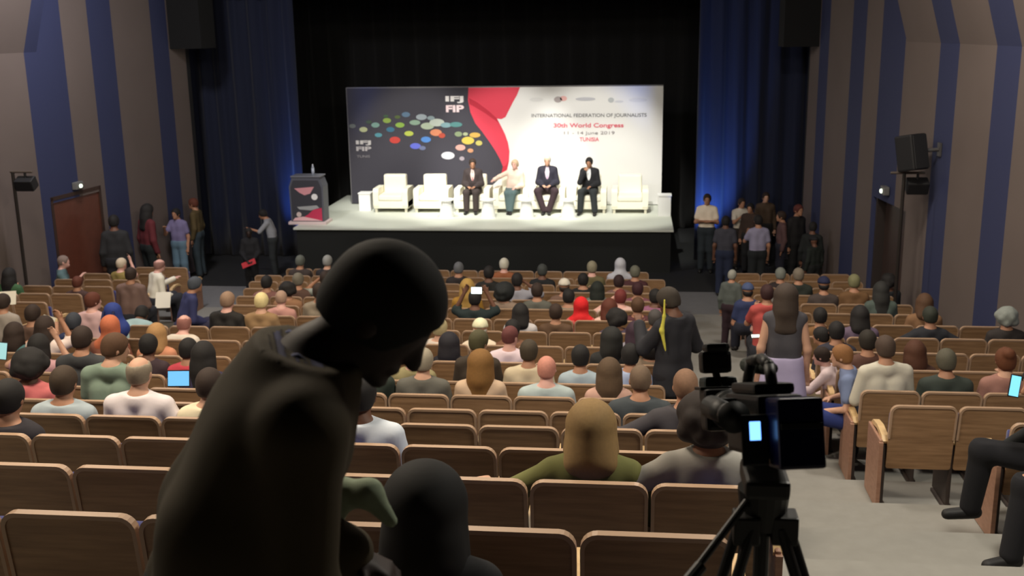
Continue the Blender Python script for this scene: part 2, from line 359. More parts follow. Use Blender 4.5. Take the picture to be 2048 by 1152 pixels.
# lectern
p = at(613, 440, 24.35); t = empty('lectern', (p.x, 24.45, 1.0)); tag(t, 'grey lectern with a printed front panel, at the left corner of the platform', 'lectern')
MB().prism([(-.40, .06), (.40, .06), (.41, .9), (.33, 1.12), (-.33, 1.12), (-.41, .9)], 'y', 0, .42).build('cabinet', mat((92, 94, 104), .6), t)
MB().box(-.36, .36, -.02, .46, 1.12, 1.15, .008).build('top', mat((120, 122, 130), .5), t)
MB().box(-.46, .46, -.06, .48, 0, .07, .01).build('plinth', mat((226, 206, 206), .6), t)
fp = MB().prism([(-.36, .09), (.36, .09), (.37, .88), (.30, 1.05), (-.30, 1.05), (-.37, .88)], 'y', -.012, 0).build('front_panel', mat((62, 62, 70), .6), t)
MB().prism([(-.28, .86), (.20, .90), (.10, .74), (-.04, .70), (-.16, .76)], 'y', -.016, -.012).build('pink_print', mat((226, 158, 166), .7), fp)
MB().prism([(.20+.075*cos(a*pi/8), .66+.075*sin(a*pi/8)) for a in range(16)], 'y', -.02, -.014).build('white_disc_print', mat((250, 250, 250), .7), fp)
MB().prism([(-.24, .42), (.24, .46), (.30, .40), (.10, .34), (-.18, .36)], 'y', -.016, -.012).build('grey_print', mat((170, 172, 174), .7), fp)
MB().prism([(-.36, .09), (.36, .09), (.36, .40), (.16, .36), (.02, .24), (-.16, .14)], 'y', -.016, -.012).build('red_print', mat((206, 56, 92), .7), fp)
MB().prism([(-.36, .09), (.36, .09), (.2, .13), (-.1, .19), (-.3, .16)], 'y', -.018, -.014).build('pale_print', mat((240, 196, 200), .7), fp)
MB().prism([(-.20+.06*cos(a*pi/8), .24+.06*sin(a*pi/8)) for a in range(16)], 'y', -.02, -.014).build('small_disc_print', mat((220, 200, 196), .7), fp)
b = empty('water_bottle', (p.x+.15, 24.6, 2.15)); tag(b, 'pale plastic water bottle standing on top of the lectern', 'bottle')
MB().cyl((0, 0, 0), (0, 0, .17), .035, seg=14).cyl((0, 0, .17), (0, 0, .23), .035, .014, seg=14).build('body', mat((176, 184, 200), .2), b, True)
MB().cyl((0, 0, .23), (0, 0, .26), .016, seg=12).build('cap', mat((230, 232, 240), .4), b)

# ------------------------------------------------------------------ loudspeakers and mast lamps on the side walls
bl = mat((20, 20, 22), .6)
def wall_speaker(s, y, z, lab):
    x = s*halfw(y); t = empty('wall_speaker', (x, y, z)); tag(t, lab, 'loudspeaker')
    M = Matrix.Translation((-s*.42, 0, 0)) @ Matrix.Rotation(s*radians(38), 4, 'Z') @ Matrix.Rotation(radians(-12), 4, 'X')
    MB().box(-.17, .17, -.17, .15, -.27, .27, .03, M).build('cabinet', bl, t)
    MB().box(-.15, .15, -.185, -.17, -.25, .25, .004, M).build('grille', mat((34, 34, 36), .8), t)
    MB().cyl((0, 0, .05), (-s*.28, 0, .03), .03).box(-.03 if s > 0 else 0, 0 if s > 0 else .03, -.07, .07, -.05, .15).build('bracket', mat((70, 68, 68), .5), t)
wall_speaker(1, 16.75, 3.58, 'black loudspeaker bracketed to the right wall above the mast lamp')
wall_speaker(-1, 16.6, 3.60, 'black loudspeaker bracketed to the left wall, cut by the picture edge')
def mast(x, y, z0, z1, s, lab, bar):
    t = empty('lamp_mast', (x, y, z0)); tag(t, lab, 'lamp stand')
    h = z1-z0
    MB().cyl((0, 0, .25), (0, 0, h), .028).build('pole', mat((34, 28, 24), .5), t)
    for k in range(3):
        a = k*2*pi/3+.5; MB().cyl((0, 0, .45), (.36*cos(a), .36*sin(a), .02), .016).build('leg', mat((34, 28, 24), .5), t)
    MB().cyl((bar[0], 0, h), (bar[1], 0, h), .02).build('crossbar', mat((84, 74, 66), .5), t)
    q = (bar[2], 0, h-.20)
    M = Matrix.Translation(q) @ Matrix.Rotation(radians(25), 4, 'X')
    lm = MB().box(-.16, .16, -.10, .10, -.10, .10, .02, M).build('lamp_head', bl, t)
    MB().cyl((bar[2], 0, h), (bar[2], 0, h-.11), .02).build('yoke', bl, lm)
mast(7.30, 16.8, ground(16.8), 3.27, 1, 'dark pole with crossbar and black lamp beside the right wall', (-.2, .3, .2))
mast(-7.32, 17.25, ground(17.3), 3.22, -1, 'dark pole with a black lamp beside the left wall', (-.04, .36, .22))

# ------------------------------------------------------------------ theatre seats
W = .545
ply = wood((134, 102, 72), (162, 127, 93)); rim = mat((176, 146, 120), .4); cush = mat((40, 44, 112), .9, .1, 30, sheen=.3)
light_wood = wood((214, 178, 128), (232, 200, 150), .35); steel = mat((58, 48, 44), .5); panel = wood((150, 112, 92), (166, 126, 104))
def lean(m, y0, z0, a):
    for v in m.bm.verts:
        y, z = v.co.y, v.co.z-z0; v.co.y = y0+y+z*sin(a); v.co.z = z0+z*cos(a)
    return m
RC = -.14                                           # recline; the top edge of the back is at y = 0
def seat_meshes():
    D = {}
    y0 = (.88-.34)*tan(-RC)
    m = MB().prism(rrect(-.262, .262, .34, .88, .06, 5, .02), 'y', -.022, 0); lean(m, y0, .34, RC); D['backrest'] = (m, ply)
    P = rrect(-.266, .266, .34, .885, .062, 5, .02); Q = rrect(-.250, .250, .34, .868, .05, 5, .02)
    m = MB()
    idx = list(range(0, 12))                         # top run of the outline only
    A = [P[i] for i in idx]; B = [Q[i] for i in idx]
    m.prism([(P[0][0], .60)]+A+[(P[11][0], .60), (Q[11][0], .60)]+B[::-1]+[(Q[0][0], .60)], 'y', -.028, .01); lean(m, y0, .34, RC); D['edge_trim'] = (m, rim)
    m = MB().box(-.235, .235, .0, .06, .44, .85, .025); lean(m, y0, .34, RC); D['back_cushion'] = (m, cush)
    m = MB().box(-.235, .235, .12, .21, .36, .78, .03); lean(m, .02, .36, -.10); D['seat_cushion'] = (m, cush)      # tipped up
    m = MB().box(-.29, -.255, .08, .50, .02, .56, .01).box(-.31, -.235, .10, .46, 0, .025); D['support'] = (m, steel)
    P = [(.06, .56), (.10, .60), (.28, .625), (.44, .61), (.51, .56), (.50, .54), (.42, .575), (.28, .59), (.12, .565), (.07, .54)]
    m = MB().prism(P, 'x', -.30, -.245); D['armrest'] = (m, light_wood)
    m = MB().box(-.235, .235, .10, .52, .36, .44, .03); D['down'] = (m, cush)
    out = []
    for k, (mb, mm) in D.items():
        o = mb.build(k, mm, None, k in ('back_cushion', 'seat_cushion')); out.append((k, o.data)); bpy.data.objects.remove(o)
    mb = MB().box(-.325, -.296, .04, .50, .0, .575, .012).box(-.33, -.296, .02, .06, .0, .56, .004); o = mb.build('side_panel', panel); pan = o.data; bpy.data.objects.remove(o)
    mb = MB(); mb.prism(P, 'x', -.345, -.29); o = mb.build('a', light_wood); arm2 = o.data; bpy.data.objects.remove(o)
    for q in [o_[1] for o_ in out]+[pan, arm2]:
        for v in q.vertices: v.co.z *= 1.08
    return out, pan, arm2
SM, PANEL, ARM2 = seat_meshes(); DOWN = dict(SM)['down']; SM = [q for q in SM if q[0] != 'down']; SEATOBJ = []
ORD = ['first', 'second', 'third', 'fourth', 'fifth', 'sixth', 'seventh', 'eighth', 'ninth', 'tenth', 'eleventh', 'twelfth', 'thirteenth', 'fourteenth', 'fifteenth', 'sixteenth', 'seventeenth', 'eighteenth']
OFF = {0: .30, 1: .30, 2: .03, 3: .30, 4: .03, 5: .18, 6: .03}
seats = []                                           # (block, row, number from the aisle, x, y)
for i, y in enumerate(ROWY):
    off = OFF.get(i, .28 if i % 2 else .0)
    n = (14 if off < .15 else 13)-{10: 1, 11: 2, 12: 2, 13: 1, 14: 1}.get(i, 0)
    xr = 3.87-off if i < 7 else 3.82-off
    for k in range(n): seats.append(('centre', i, k, xr-W*(k+.5), y))
    if i >= 4:
        x0 = 5.06+(20-y)*.024+(.56 if i < 6 else 0); k = 0
        while x0+W*(k+1) < halfw(y)-.12: seats.append(('right', i, k, x0+W*(k+.5), y)); k += 1
    if i >= 9:
        x0 = -5.55; k = 0
        while x0-W*(k+1) > -halfw(y)+.12: seats.append(('left', i, k, x0-W*(k+.5), y)); k += 1
def px_of(x, y, z):
    d = Vector((x, y, z))-CLOC; k = d.dot(_f); return 1024+FPX*d.dot(CR)/k, 576-FPX*d.dot(CU)/k, k
vis = []
for s in seats:
    p = px_of(s[3], s[4], topz(s[4]))
    if -150 < p[0] < 2200 and p[1] < 1290: vis.append((p[2], s))
vis.sort()
vis = [v[1] for v in vis]
TAKEN = set()
def put_seat(s, real=True):
    b, i, k, x, y = s; z = ground(y+.2)
    end = (k == 0)
    mir = -1 if (b == 'centre' and end) else 1
    parts = [(n, me, 0) for n, me in SM]
    if b == 'right' and end or b == 'left' and False: parts += [('side_panel', PANEL, 0)]
    if end and b != 'right': parts += [('side_panel', PANEL, 1), ('armrest', ARM2, 1)]
    return parts, x, y, z
for s in vis[:300]:
    parts, x, y, z = put_seat(s); b, i, k = s[:3]
    t = empty('theatre_seat', (x, y, floorz(y)))
    far = {'centre': 'the right-hand aisle', 'right': 'the aisle', 'left': 'the aisle'}[b]
    rw = {'centre': i-1, 'right': i-4, 'left': i-9}[b]
    if rw < 0: t['label'] = 'tan plywood theatre seat under the leaning man, nearest centre row, %s from right aisle' % ORD[k]
    else: t['label'] = 'tan plywood theatre seat, %s block, %s row from camera, %s seat from %s' % (b, ORD[rw], ORD[k], 'right aisle' if b == 'centre' else 'its aisle')
    t['category'] = 'seat'; t['group'] = 'theatre seats in the %s block' % b
    SEATOBJ.append((i, x, t))
    for n, me, fl in parts:
        c = bpy.data.objects.new(n, me); COL.objects.link(c); c.parent = t
        if fl: c.rotation_euler = (0, 0, 0); c.scale = (-1, 1, 1)
bm = bmesh.new(); mats = []
for s in vis[300:]:
    parts, x, y, z = put_seat(s)
    for n, me, fl in parts:
        if n in ('armrest', 'seat_cushion') : pass
        nv = len(bm.verts); nf = len(bm.faces); bm.from_mesh(me); bm.verts.ensure_lookup_table(); bm.faces.ensure_lookup_table()
        mm = me.materials[0]
        if mm not in mats: mats.append(mm)
        for v in bm.verts[nv:]: v.co = Vector(((-v.co.x if fl else v.co.x)+x, v.co.y+y, v.co.z+floorz(y)))
        for f in bm.faces[nf:]: f.material_index = mats.index(mm)
me = bpy.data.meshes.new('theatre_seats'); bm.to_mesh(me); bm.free()
for mm in mats: me.materials.append(mm)
o = bpy.data.objects.new('theatre_seats', me); COL.objects.link(o)
tag(o, 'more tan plywood theatre seats filling the front rows nearest the stage', 'seats', kind='stuff')
print('SEATS', len(vis))

# ------------------------------------------------------------------ people: one continuous surface each, grown from a skeleton
class Vol:                                           # a smooth solid from tapered limbs and ellipsoids, turned into a mesh
    def __init__(s): s.p = []; s.cut = []
    def limb(s, a, b, ra, rb, k=.03): s.p.append(('c', np.array(a, float), np.array(b, float), ra, rb, k)); return s
    def chain(s, pts, rs, k=.03):
        for i in range(len(pts)-1): s.limb(pts[i], pts[i+1], rs[i], rs[i+1], k)
        return s
    def ell(s, c, r, R=None, k=.02):
        if R is not None: r = np.array(r)*1.03
        s.p.append(('e', np.array(c, float), np.array(r, float), np.eye(3) if R is None else R, k)); return s
    def sub(s, c, r, R=None): s.cut.append(('e', np.array(c, float), np.array(r, float), np.eye(3) if R is None else R, 0)); return s
    def plane(s, pt, n): s.cut.append(('p', np.array(pt, float), np.array(n, float)/np.linalg.norm(n))); return s      # keeps the side n points away from
    def mesh(s, name, h, grow=0.):
        lo = np.full(3, 1e9); hi = -lo
        for q in s.p:
            if q[0] == 'c':
                r = max(q[3], q[4]); lo = np.minimum(lo, np.minimum(q[1], q[2])-r); hi = np.maximum(hi, np.maximum(q[1], q[2])+r)
            else:
                r = max(q[2]); lo = np.minimum(lo, q[1]-r); hi = np.maximum(hi, q[1]+r)
        lo = lo-grow-2*h; hi = hi+grow+2*h; n = np.ceil((hi-lo)/h).astype(int)+1
        ax = [lo[i]+h*np.arange(n[i]) for i in range(3)]
        F = np.full(n, .5)
        def dist(q, P):
            if q[0] == 'c':
                a, b, ra, rb = q[1:5]; d = b-a; L = max(d@d, 1e-9); v = [P[i]-a[i] for i in range(3)]
                t = np.clip((v[0]*d[0]+v[1]*d[1]+v[2]*d[2])/L, 0, 1)
                return np.sqrt(sum((v[i]-t*d[i])**2 for i in range(3)))-(ra+(rb-ra)*t)
            c, r, R = q[1:4]; v = [P[i]-c[i] for i in range(3)]
            u = [v[0]*R[0, i]+v[1]*R[1, i]+v[2]*R[2, i] for i in range(3)]
            k0 = np.sqrt(sum((u[i]/r[i])**2 for i in range(3))); k1 = np.sqrt(sum((u[i]/r[i]**2)**2 for i in range(3)))+1e-9
            return k0*(k0-1)/k1
        for q in s.p:
            if q[0] == 'c': r = max(q[3], q[4]); a = np.minimum(q[1], q[2])-r; b = np.maximum(q[1], q[2])+r; k = q[5]
            else: r = max(q[2]); a = q[1]-r; b = q[1]+r; k = q[4]
            mg = .06+grow; i0 = np.maximum(((a-mg-lo)/h).astype(int), 0); i1 = np.minimum(((b+mg-lo)/h).astype(int)+2, n)
            sl = tuple(slice(i0[i], i1[i]) for i in range(3))
            P = np.meshgrid(*[ax[i][sl[i]] for i in range(3)], indexing='ij', sparse=True)
            d = dist(q, P); G = F[sl]
            t = np.clip(.5+.5*(G-d)/k, 0, 1); F[sl] = G*(1-t)+d*t-k*t*(1-t)
        F -= grow
        P = np.meshgrid(*ax, indexing='ij', sparse=True)
        for q in s.cut:
            if q[0] == 'p': F = np.maximum(F, sum((P[i]-q[1][i])*q[2][i] for i in range(3)))
            else: F = np.maximum(F, -dist(q, P))
        I = F < 0
        V = np.zeros(tuple(n-1)+(3,)); C = np.zeros(tuple(n-1))
        N = n-1
        for a in range(3):
            o1, o2 = [b for b in range(3) if b != a]
            A = [slice(None)]*3; B = [slice(None)]*3; A[a] = slice(0, N[a]); B[a] = slice(1, N[a]+1)
            fa, fb = F[tuple(A)], F[tuple(B)]; cr = (fa < 0) != (fb < 0)
            t = np.where(cr, fa/np.where(cr, fa-fb, 1), 0)
            for u in (0, 1):
                for w_ in (0, 1):
                    S = [slice(None)]*3; S[o1] = slice(u, N[o1]+u); S[o2] = slice(w_, N[o2]+w_)
                    c = cr[tuple(S)]; C += c; V[..., a] += c*t[tuple(S)]; V[..., o1] += c*u; V[..., o2] += c*w_
        act = C > 0; ids = -np.ones(tuple(N), int); ids[act] = np.arange(act.sum())
        ijk = np.argwhere(act); co = lo+h*(ijk+V[act]/C[act][:, None])
        quads = []
        for a in range(3):
            o1, o2 = (a+1) % 3, (a+2) % 3
            A = [slice(1, N[b]) for b in range(3)]; B = list(A); A[a] = slice(0, N[a]); B[a] = slice(1, N[a]+1)
            fa, fb = I[tuple(A)], I[tuple(B)]; e = np.argwhere(fa != fb)
            if not len(e): continue
            base = e.copy(); base[:, o1] += 1; base[:, o2] += 1
            def idx(d1, d2):
                q = base.copy(); q[:, o1] -= d1; q[:, o2] -= d2; return ids[q[:, 0], q[:, 1], q[:, 2]]
            Q = np.stack([idx(1, 1), idx(0, 1), idx(0, 0), idx(1, 0)], 1)
            fl = ~fa[tuple((e).T)]
            Q[fl] = Q[fl][:, ::-1]; quads.append(Q)
        Q = np.concatenate(quads)
        me = bpy.data.meshes.new(name); me.vertices.add(len(co)); me.vertices.foreach_set('co', co.astype(np.float32).ravel())
        me.loops.add(Q.size); me.loops.foreach_set('vertex_index', Q.astype(np.int32).ravel())
        me.polygons.add(len(Q)); me.polygons.foreach_set('loop_start', np.arange(0, Q.size, 4, dtype=np.int32))
        me.polygons.foreach_set('use_smooth', np.ones(len(Q), bool)); me.update(calc_edges=True); me.validate()
        return me
def rx(a): return np.array([[1, 0, 0], [0, cos(a), -sin(a)], [0, sin(a), cos(a)]])
def ry(a): return np.array([[cos(a), 0, sin(a)], [0, 1, 0], [-sin(a), 0, cos(a)]])
def rz(a): return np.array([[cos(a), -sin(a), 0], [sin(a), cos(a), 0], [0, 0, 1]])
ARMS = {  # elbow, wrist from the shoulder (x outwards, y forwards, z up)
 'lap': ((.06, .06, -.28), (-.07, .29, -.30)), 'down': ((.06, -.03, -.29), (.07, .04, -.55)), 'phone': ((.07, .16, -.22), (-.04, .33, -.05)),
 'fold': ((.07, .08, -.27), (-.26, .22, -.22)), 'reach': ((.06, .18, -.20), (.02, .42, -.12)), 'high': ((.12, .10, .04), (.0, .12, .28)),
 'chin': ((.03, .22, -.24), (-.10, .24, .02)), 'rest': ((.14, .02, -.26), (.12, .26, -.28)), 'head': ((.20, .06, .0), (-.04, .06, .20)), 'wide': ((.24, -.02, -.12), (.34, .22, -.16))}
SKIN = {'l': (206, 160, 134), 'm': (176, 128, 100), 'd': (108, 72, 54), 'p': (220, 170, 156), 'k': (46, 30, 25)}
def hand(V, el, wr, skin_k=.006, curl=.5, s=1, sc_=1.):
    d = wr-el; d = d/np.linalg.norm(d); up = np.array((0, 0, 1.)) if abs(d[2]) < .85 else np.array((0, 1., 0))
    side = np.cross(d, up); side /= np.linalg.norm(side); nrm = np.cross(side, d)
    pe = wr+d*.085*sc_
    for q in (-.022, -.007, .008, .023): V.limb(wr+side*q*.6*sc_+d*.01, pe+side*q*1.2*sc_, .017*sc_, .013*sc_, .012)
    for q, L in ((-.030, .058), (-.010, .074), (.010, .080), (.030, .070)):
        a = pe+side*q*sc_; m1 = a+(d*(1-.35*curl)-nrm*.7*curl)*L*.5*sc_; m2 = m1+(d*(1-1.1*curl)-nrm*1.1*curl)*L*.5*sc_
        V.limb(a, m1, .0098*sc_, .009*sc_, .004); V.limb(m1, m2, .009*sc_, .0078*sc_, .004)
    t0 = wr+d*.025*sc_-side*s*.022*sc_; t1 = t0+(d*.55-side*s*.75-nrm*.3)*.045*sc_; t2 = t1+(d*.9-side*s*.15-nrm*.4)*.032*sc_
    V.limb(t0, t1, .014*sc_, .0105*sc_, .008); V.limb(t1, t2, .0105*sc_, .0088*sc_, .004)
def person(label, loc, face=0, pose='sit', skin='m', hair=('short', (34, 26, 22)), top=((60, 60, 62), 'long'), bottom=((40, 42, 50), 'trousers'),
           head=(0, 0, 0), lean_=4, arms=('lap', 'lap'), s=1., h=.02, wide=1., dz=0., group=None, eyes=None, legs=None, shoes=(28, 26, 26), bend=0, jacket=None, side_lean=0, feet=1, bulk=0):
    sh = pose == 'sit'; pz = .53 if sh else .95
    Rt = ry(radians(side_lean)) @ rx(-radians(lean_)); pel = np.array((0, 0, pz))
    Rc = ry(radians(side_lean)) @ rx(-radians(lean_+bend))
    ws = pel+Rt@np.array((0, 0, .18)); ch = ws+Rc@np.array((0, -.005, .16+dz*.5)); nk = ch+Rc@np.array((0, -.01, .18+dz*.5))
    Rh = ry(radians(side_lean*.3)) @ rz(radians(head[0])) @ rx(-radians(head[1]+.35*(lean_+bend))) @ ry(radians(head[2]))
    Rs = Rh*1.03; hc = nk+Rc@np.array((0, .02, .050))+Rs@np.array((0, .025, .082))
    B = Vol(); T = Vol(); U = Vol()                          # body, top, bottom
    S = {}
    shz = -.055
    for V in (B, T):
        for q in (-1, 1):
            V.limb(pel+Rt@np.array((q*.070*wide, 0, .0)), ws+Rt@np.array((q*.058*wide, 0, 0)), .094, .088*wide, .05)
            V.limb(ws+Rt@np.array((q*.058*wide, 0, 0)), ch+Rc@np.array((q*.074*wide, 0, .03)), .088*wide, .092, .05)
        for q in (-1, 1): V.limb(nk+Rc@np.array((q*.03, -.005, -.035)), nk+Rc@np.array((q*.150*wide, 0, shz-.02)), .052, .048, .05)
        V.limb(nk+Rc@np.array((0, 0, -.05)), nk, .062, .050, .05)
    if bulk:
        T.ell(ch+Rc@np.array((0, -.012, .03)), (.145, .098, .16), Rc, .05).limb(nk+Rc@np.array((-.05, -.02, -.04)), nk+Rc@np.array((.05, -.03, -.02)), .050, .050, .04)
    B.limb(nk-Rc@np.array((0, 0, .03)), hc-Rs@np.array((0, .02, .045)), .054, .052, .03)
    B.ell(hc+Rs@np.array((0, -.008, .022)), (.074, .094, .090), Rh, .03); B.ell(hc+Rs@np.array((0, .022, -.045)), (.052, .062, .066), Rh, .03)
    B.ell(hc+Rs@np.array((0, .072, -.092)), (.024, .020, .018), Rh, .02)
    B.limb(hc+Rs@np.array((0, .082, .012)), hc+Rs@np.array((0, .102, -.030)), .009, .014, .014)
    B.ell(hc+Rs@np.array((0, .082, -.060)), (.024, .012, .009), Rh, .01)
    for q in (-1, 1):
        B.ell(hc+Rs@np.array((q*.076, -.008, -.008)), (.010, .020, .032), Rh, .006)
        if h < .015: B.sub(hc+Rs@np.array((q*.030, .092, .008)), (.016, .012, .010), Rh)
    for i, q in enumerate((-1, 1)):
        a = ARMS[arms[i]] if isinstance(arms[i], str) else arms[i]
        sp = nk+Rc@np.array((q*.160*wide, 0, shz-.03)); fl = np.array((q, 1, 1))
        A = Rt if arms[i] in ('lap', 'fold', 'rest') else np.eye(3)
        el = sp+A@(np.array(a[0])*fl); wr = sp+A@(np.array(a[1])*fl); S[i] = (sp, el, wr)
        B.chain([sp, el, wr], [.047, .038, .026], .03); hand(B, el, wr, s=q, curl=.45)
        st = top[1]
        if st == 'long': T.chain([sp, el, wr-(wr-el)*.03], [.048, .040, .033], .03)
        elif st == 'half': T.chain([sp, el], [.048, .043], .03)
        elif st == 'short': T.limb(sp, sp+(el-sp)*.62, .049, .048, .03)
    if legs is None:
        if sh: legs = [((q*.085, .02, .50), (q*.115, .43, .52), (q*.115, .45, .09)) for q in (-1, 1)]
        else: legs = [((q*.085, 0, .93), (q*.095, .02, .50), (q*.105, -.02, .085)) for q in (-1, 1)]
    for i, q in enumerate((-1, 1)):
        hp, kn, an = [np.array(v, float) for v in legs[i]]
        fd = np.array((q*.10, 1, 0)) if abs((kn-hp)[2]) > .3 or sh else np.array((0, 1., 0))
        if len(legs[i]) > 3: pass
        fd = fd/np.linalg.norm(fd)
        B.chain([pel+np.array((q*.07, 0, -.01)), hp, kn, an], [.10, .088, .058, .040], .04); toe = an+fd*.15+np.array((0, 0, -.055))
        B.limb(an+np.array((0, 0, -.03))-fd*.03, toe, .036, .028, .02)
        if bottom[1] == 'trousers': U.chain([pel+np.array((q*.07, 0, -.01)), hp, kn, an+np.array((0, 0, .01))], [.10, .092, .066, .054], .04)
        elif bottom[1] == 'shorts': U.chain([pel+np.array((q*.07, 0, -.01)), hp, kn+(hp-kn)*.15], [.10, .092, .072], .03)
        S['an%d' % i] = (an, toe, fd)
    if bottom[1] == 'skirt':
        if sh: U.limb(pel, (legs[0][1]+np.array(0) if False else np.array((0, .40, .50))), .13, .12, .05); U.limb((-.10, .1, .5), (-.10, .44, .50), .09, .09).limb((.10, .1, .5), (.10, .44, .50), .09, .09)
        else:
            for q in (-1, 0, 1): U.limb(pel+np.array((q*.07, 0, 0)), np.array((q*.12, 0, .30)), .105, .15, .05)
    for q in (-1, 1): U.limb(pel+np.array((q*.06, 0, -.02)), pel+np.array((q*.06, 0, .06)), .105, .10, .04)
    M = Matrix.Rotation(face, 4, 'Z')
    name = 'person'
    bo = link(name, B.mesh(name, h), mat(SKIN[skin], .6)); bo.location = loc; bo.rotation_euler = (0, 0, face); bo.scale = (s, s, s)
    tag(bo, label, 'person', group)
    T.plane(nk+Rc@np.array((0, .0, .012)), Rc@np.array((0, -.25, 1)))
    if not jacket: T.plane(pel+np.array((0, 0, -.10 if not sh else -.03)), (0, 0, -1))
    else: T.plane(pel+np.array((0, 0, -.20 if not sh else -.06)), (0, 0, -1))
    g = .016 if not jacket else .022
    if jacket:
        for q in (-1, 1): T.limb(pel+np.array((q*.07, 0, -.16 if not sh else 0)), pel+np.array((q*.07, 0, 0)), .115, .105, .04)
        sv = Vol(); sv.p = [p for p in T.p]; sv.cut = list(T.cut)
        T.sub(ch+Rc@np.array((0, .15, .13)), (.062, .10, .26), Rc)
        link('shirt', sv.mesh('shirt', h, .012), mat(jacket, .8), bo)
    to = link('jacket' if jacket else 'shirt', T.mesh('top', h, g), mat(top[0], .85, .06, 14), bo)
    U.plane(pel+np.array((0, 0, .07)), (0, 0, 1))
    if bottom[1] == 'trousers' and feet:
        pass
    link({'trousers': 'trousers', 'shorts': 'shorts', 'skirt': 'skirt'}[bottom[1]], U.mesh('bottom', h, .016), mat(bottom[0], .9, .06, 14), bo)
    if shoes is not None:
        for i in (0, 1):
            an, toe, fd = S['an%d' % i]; V = Vol(); V.limb(an+np.array((0, 0, -.035))-fd*.035, toe, .040, .033, .02); V.plane((0, 0, toe[2]-.032), (0, 0, -1))
            link('shoe', V.mesh('shoe', min(h, .015), .006), mat(shoes, .6), bo)
    # hair
    if hair:
        st, c = hair[:2]; V = Vol(); sc0 = hc+Rs@np.array((0, -.012, .026)); hh = min(h, .016); gr = .012
        def fcut(yf=.035, zf=.05, tilt=-.5):               # opens the front for the face
            V.cut.append(('e', hc+Rs@np.array((0, .115, -.045)), np.array((.082, .098, .112)), Rh, 0))
        if st == 'short':
            V.ell(sc0, (.076, .096, .090), Rh).ell(hc+Rs@np.array((0, -.045, -.02)), (.064, .055, .06), Rh); fcut(); V.plane(hc+Rs@np.array((0, 0, -.055)), Rh@np.array((0, .1, -1)))
        elif st == 'crop':
            gr = .006; V.ell(sc0, (.075, .095, .090), Rh).ell(hc+Rs@np.array((0, -.04, -.02)), (.064, .055, .06), Rh); fcut(); V.plane(hc+Rs@np.array((0, 0, -.045)), Rs@np.array((0, .1, -1)))
        elif st == 'ring':
            gr = .007; V.ell(sc0, (.076, .096, .088), Rh).ell(hc+Rs@np.array((0, -.04, -.02)), (.066, .057, .06), Rh); fcut()
            V.sub(hc+Rs@np.array((0, -.01, .10)), (.068, .09, .075), Rh); V.plane(hc+Rs@np.array((0, 0, -.05)), Rs@np.array((0, .1, -1)))
        elif st in ('long', 'bob'):
            L = .30 if st == 'long' else .15; R_ = hair[2] if len(hair) > 2 else 1.
            V.ell(sc0, (.084*R_, .100, .094), Rh, .03); V.limb(hc+Rs@np.array((0, -.05, 0)), hc+Rs@np.array((0, -.07, -.12)), .075*R_, .082*R_, .04)
            for q in (-1, 0, 1): V.limb(hc+Rs@np.array((q*.04, -.055, -.08)), hc+np.array((q*.055*R_, -.10, -L)), .06, .048, .04)
            for q in (-1, 1): V.limb(hc+Rs@np.array((q*.066, -.01, .02)), hc+np.array((q*.080*R_, -.02, -L*.75)), .030, .026, .03)
            fcut(); gr = .012
        elif st == 'big':
            R_ = hair[2] if len(hair) > 2 else 1.
            V.ell(hc+Rs@np.array((0, -.03, .02)), (.125*R_, .125*R_, .13*R_), Rh); rn = random.Random(int(loc[0]*100))
            for _ in range(26):
                a, b_ = rn.uniform(0, 2*pi), rn.uniform(-.5, 1.3); V.ell(hc+Rh@(np.array((cos(a)*cos(b_), sin(a)*cos(b_)-.25, sin(b_)))*.115*R_), (.035,)*3, Rh, .02)
            fcut()
        elif st == 'bun':
            V.ell(sc0, (.078, .098, .092), Rh).ell(hc+Rs@np.array((0, -.05, -.02)), (.066, .055, .06), Rh).ell(hc+Rs@np.array((0, -.085, .085)), (.045, .045, .04), Rh, .01); fcut(); V.plane(hc+Rs@np.array((0, 0, -.06)), Rs@np.array((0, .1, -1)))
        elif st == 'scarf':
            V.ell(sc0, (.088, .106, .102), Rh).limb(hc+Rs@np.array((0, 0, -.06)), nk+np.array((0, 0, -.02)), .088, .10, .04).limb(nk+Rc@np.array((-.11, 0, -.07)), nk+Rc@np.array((.11, 0, -.07)), .07, .07, .05)
            V.sub(hc+Rs@np.array((0, .12, -.01)), (.06, .06, .085), Rh)
        elif st == 'cap':
            V.ell(sc0+Rs@np.array((0, 0, .01)), (.080, .100, .088), Rh); V.plane(hc+Rs@np.array((0, 0, .025)), Rs@np.array((0, -.12, -1))); V.limb(hc+Rs@np.array((-.03, .09, .045)), hc+Rs@np.array((.03, .09, .045)), .03, .03); V.limb(hc+Rs@np.array((0, .09, .045)), hc+Rs@np.array((0, .135, .035)), .05, .035)
        link({'scarf': 'headscarf', 'cap': 'cap'}.get(st, 'hair'), V.mesh('hair', hh, gr), mat(c, .8 if st not in ('scarf', 'cap') else .85, .15, 60), bo)
        if st == 'cap' and len(hair) > 2:
            V = Vol().ell(sc0, (.074, .095, .088), Rh).ell(hc+Rs@np.array((0, -.045, -.02)), (.064, .055, .06), Rh)
            V.cut.append(('e', hc+Rs@np.array((0, .115, -.045)), np.array((.082, .098, .112)), Rh, 0)); V.plane(hc+Rs@np.array((0, 0, -.055)), Rh@np.array((0, .1, -1))); V.plane(hc+Rs@np.array((0, 0, .02)), Rs@np.array((0, -.1, 1)))
            link('hair', V.mesh('hair', hh, .008), mat(hair[2], .7), bo)
    if eyes:
        for q in (-1, 1):
            e = hc+Rs@np.array((q*.030, .086, .008))
            MB().ball(e, (.012, .008, .007), 10).build('eye', mat((70, 52, 46), .3), bo, True)
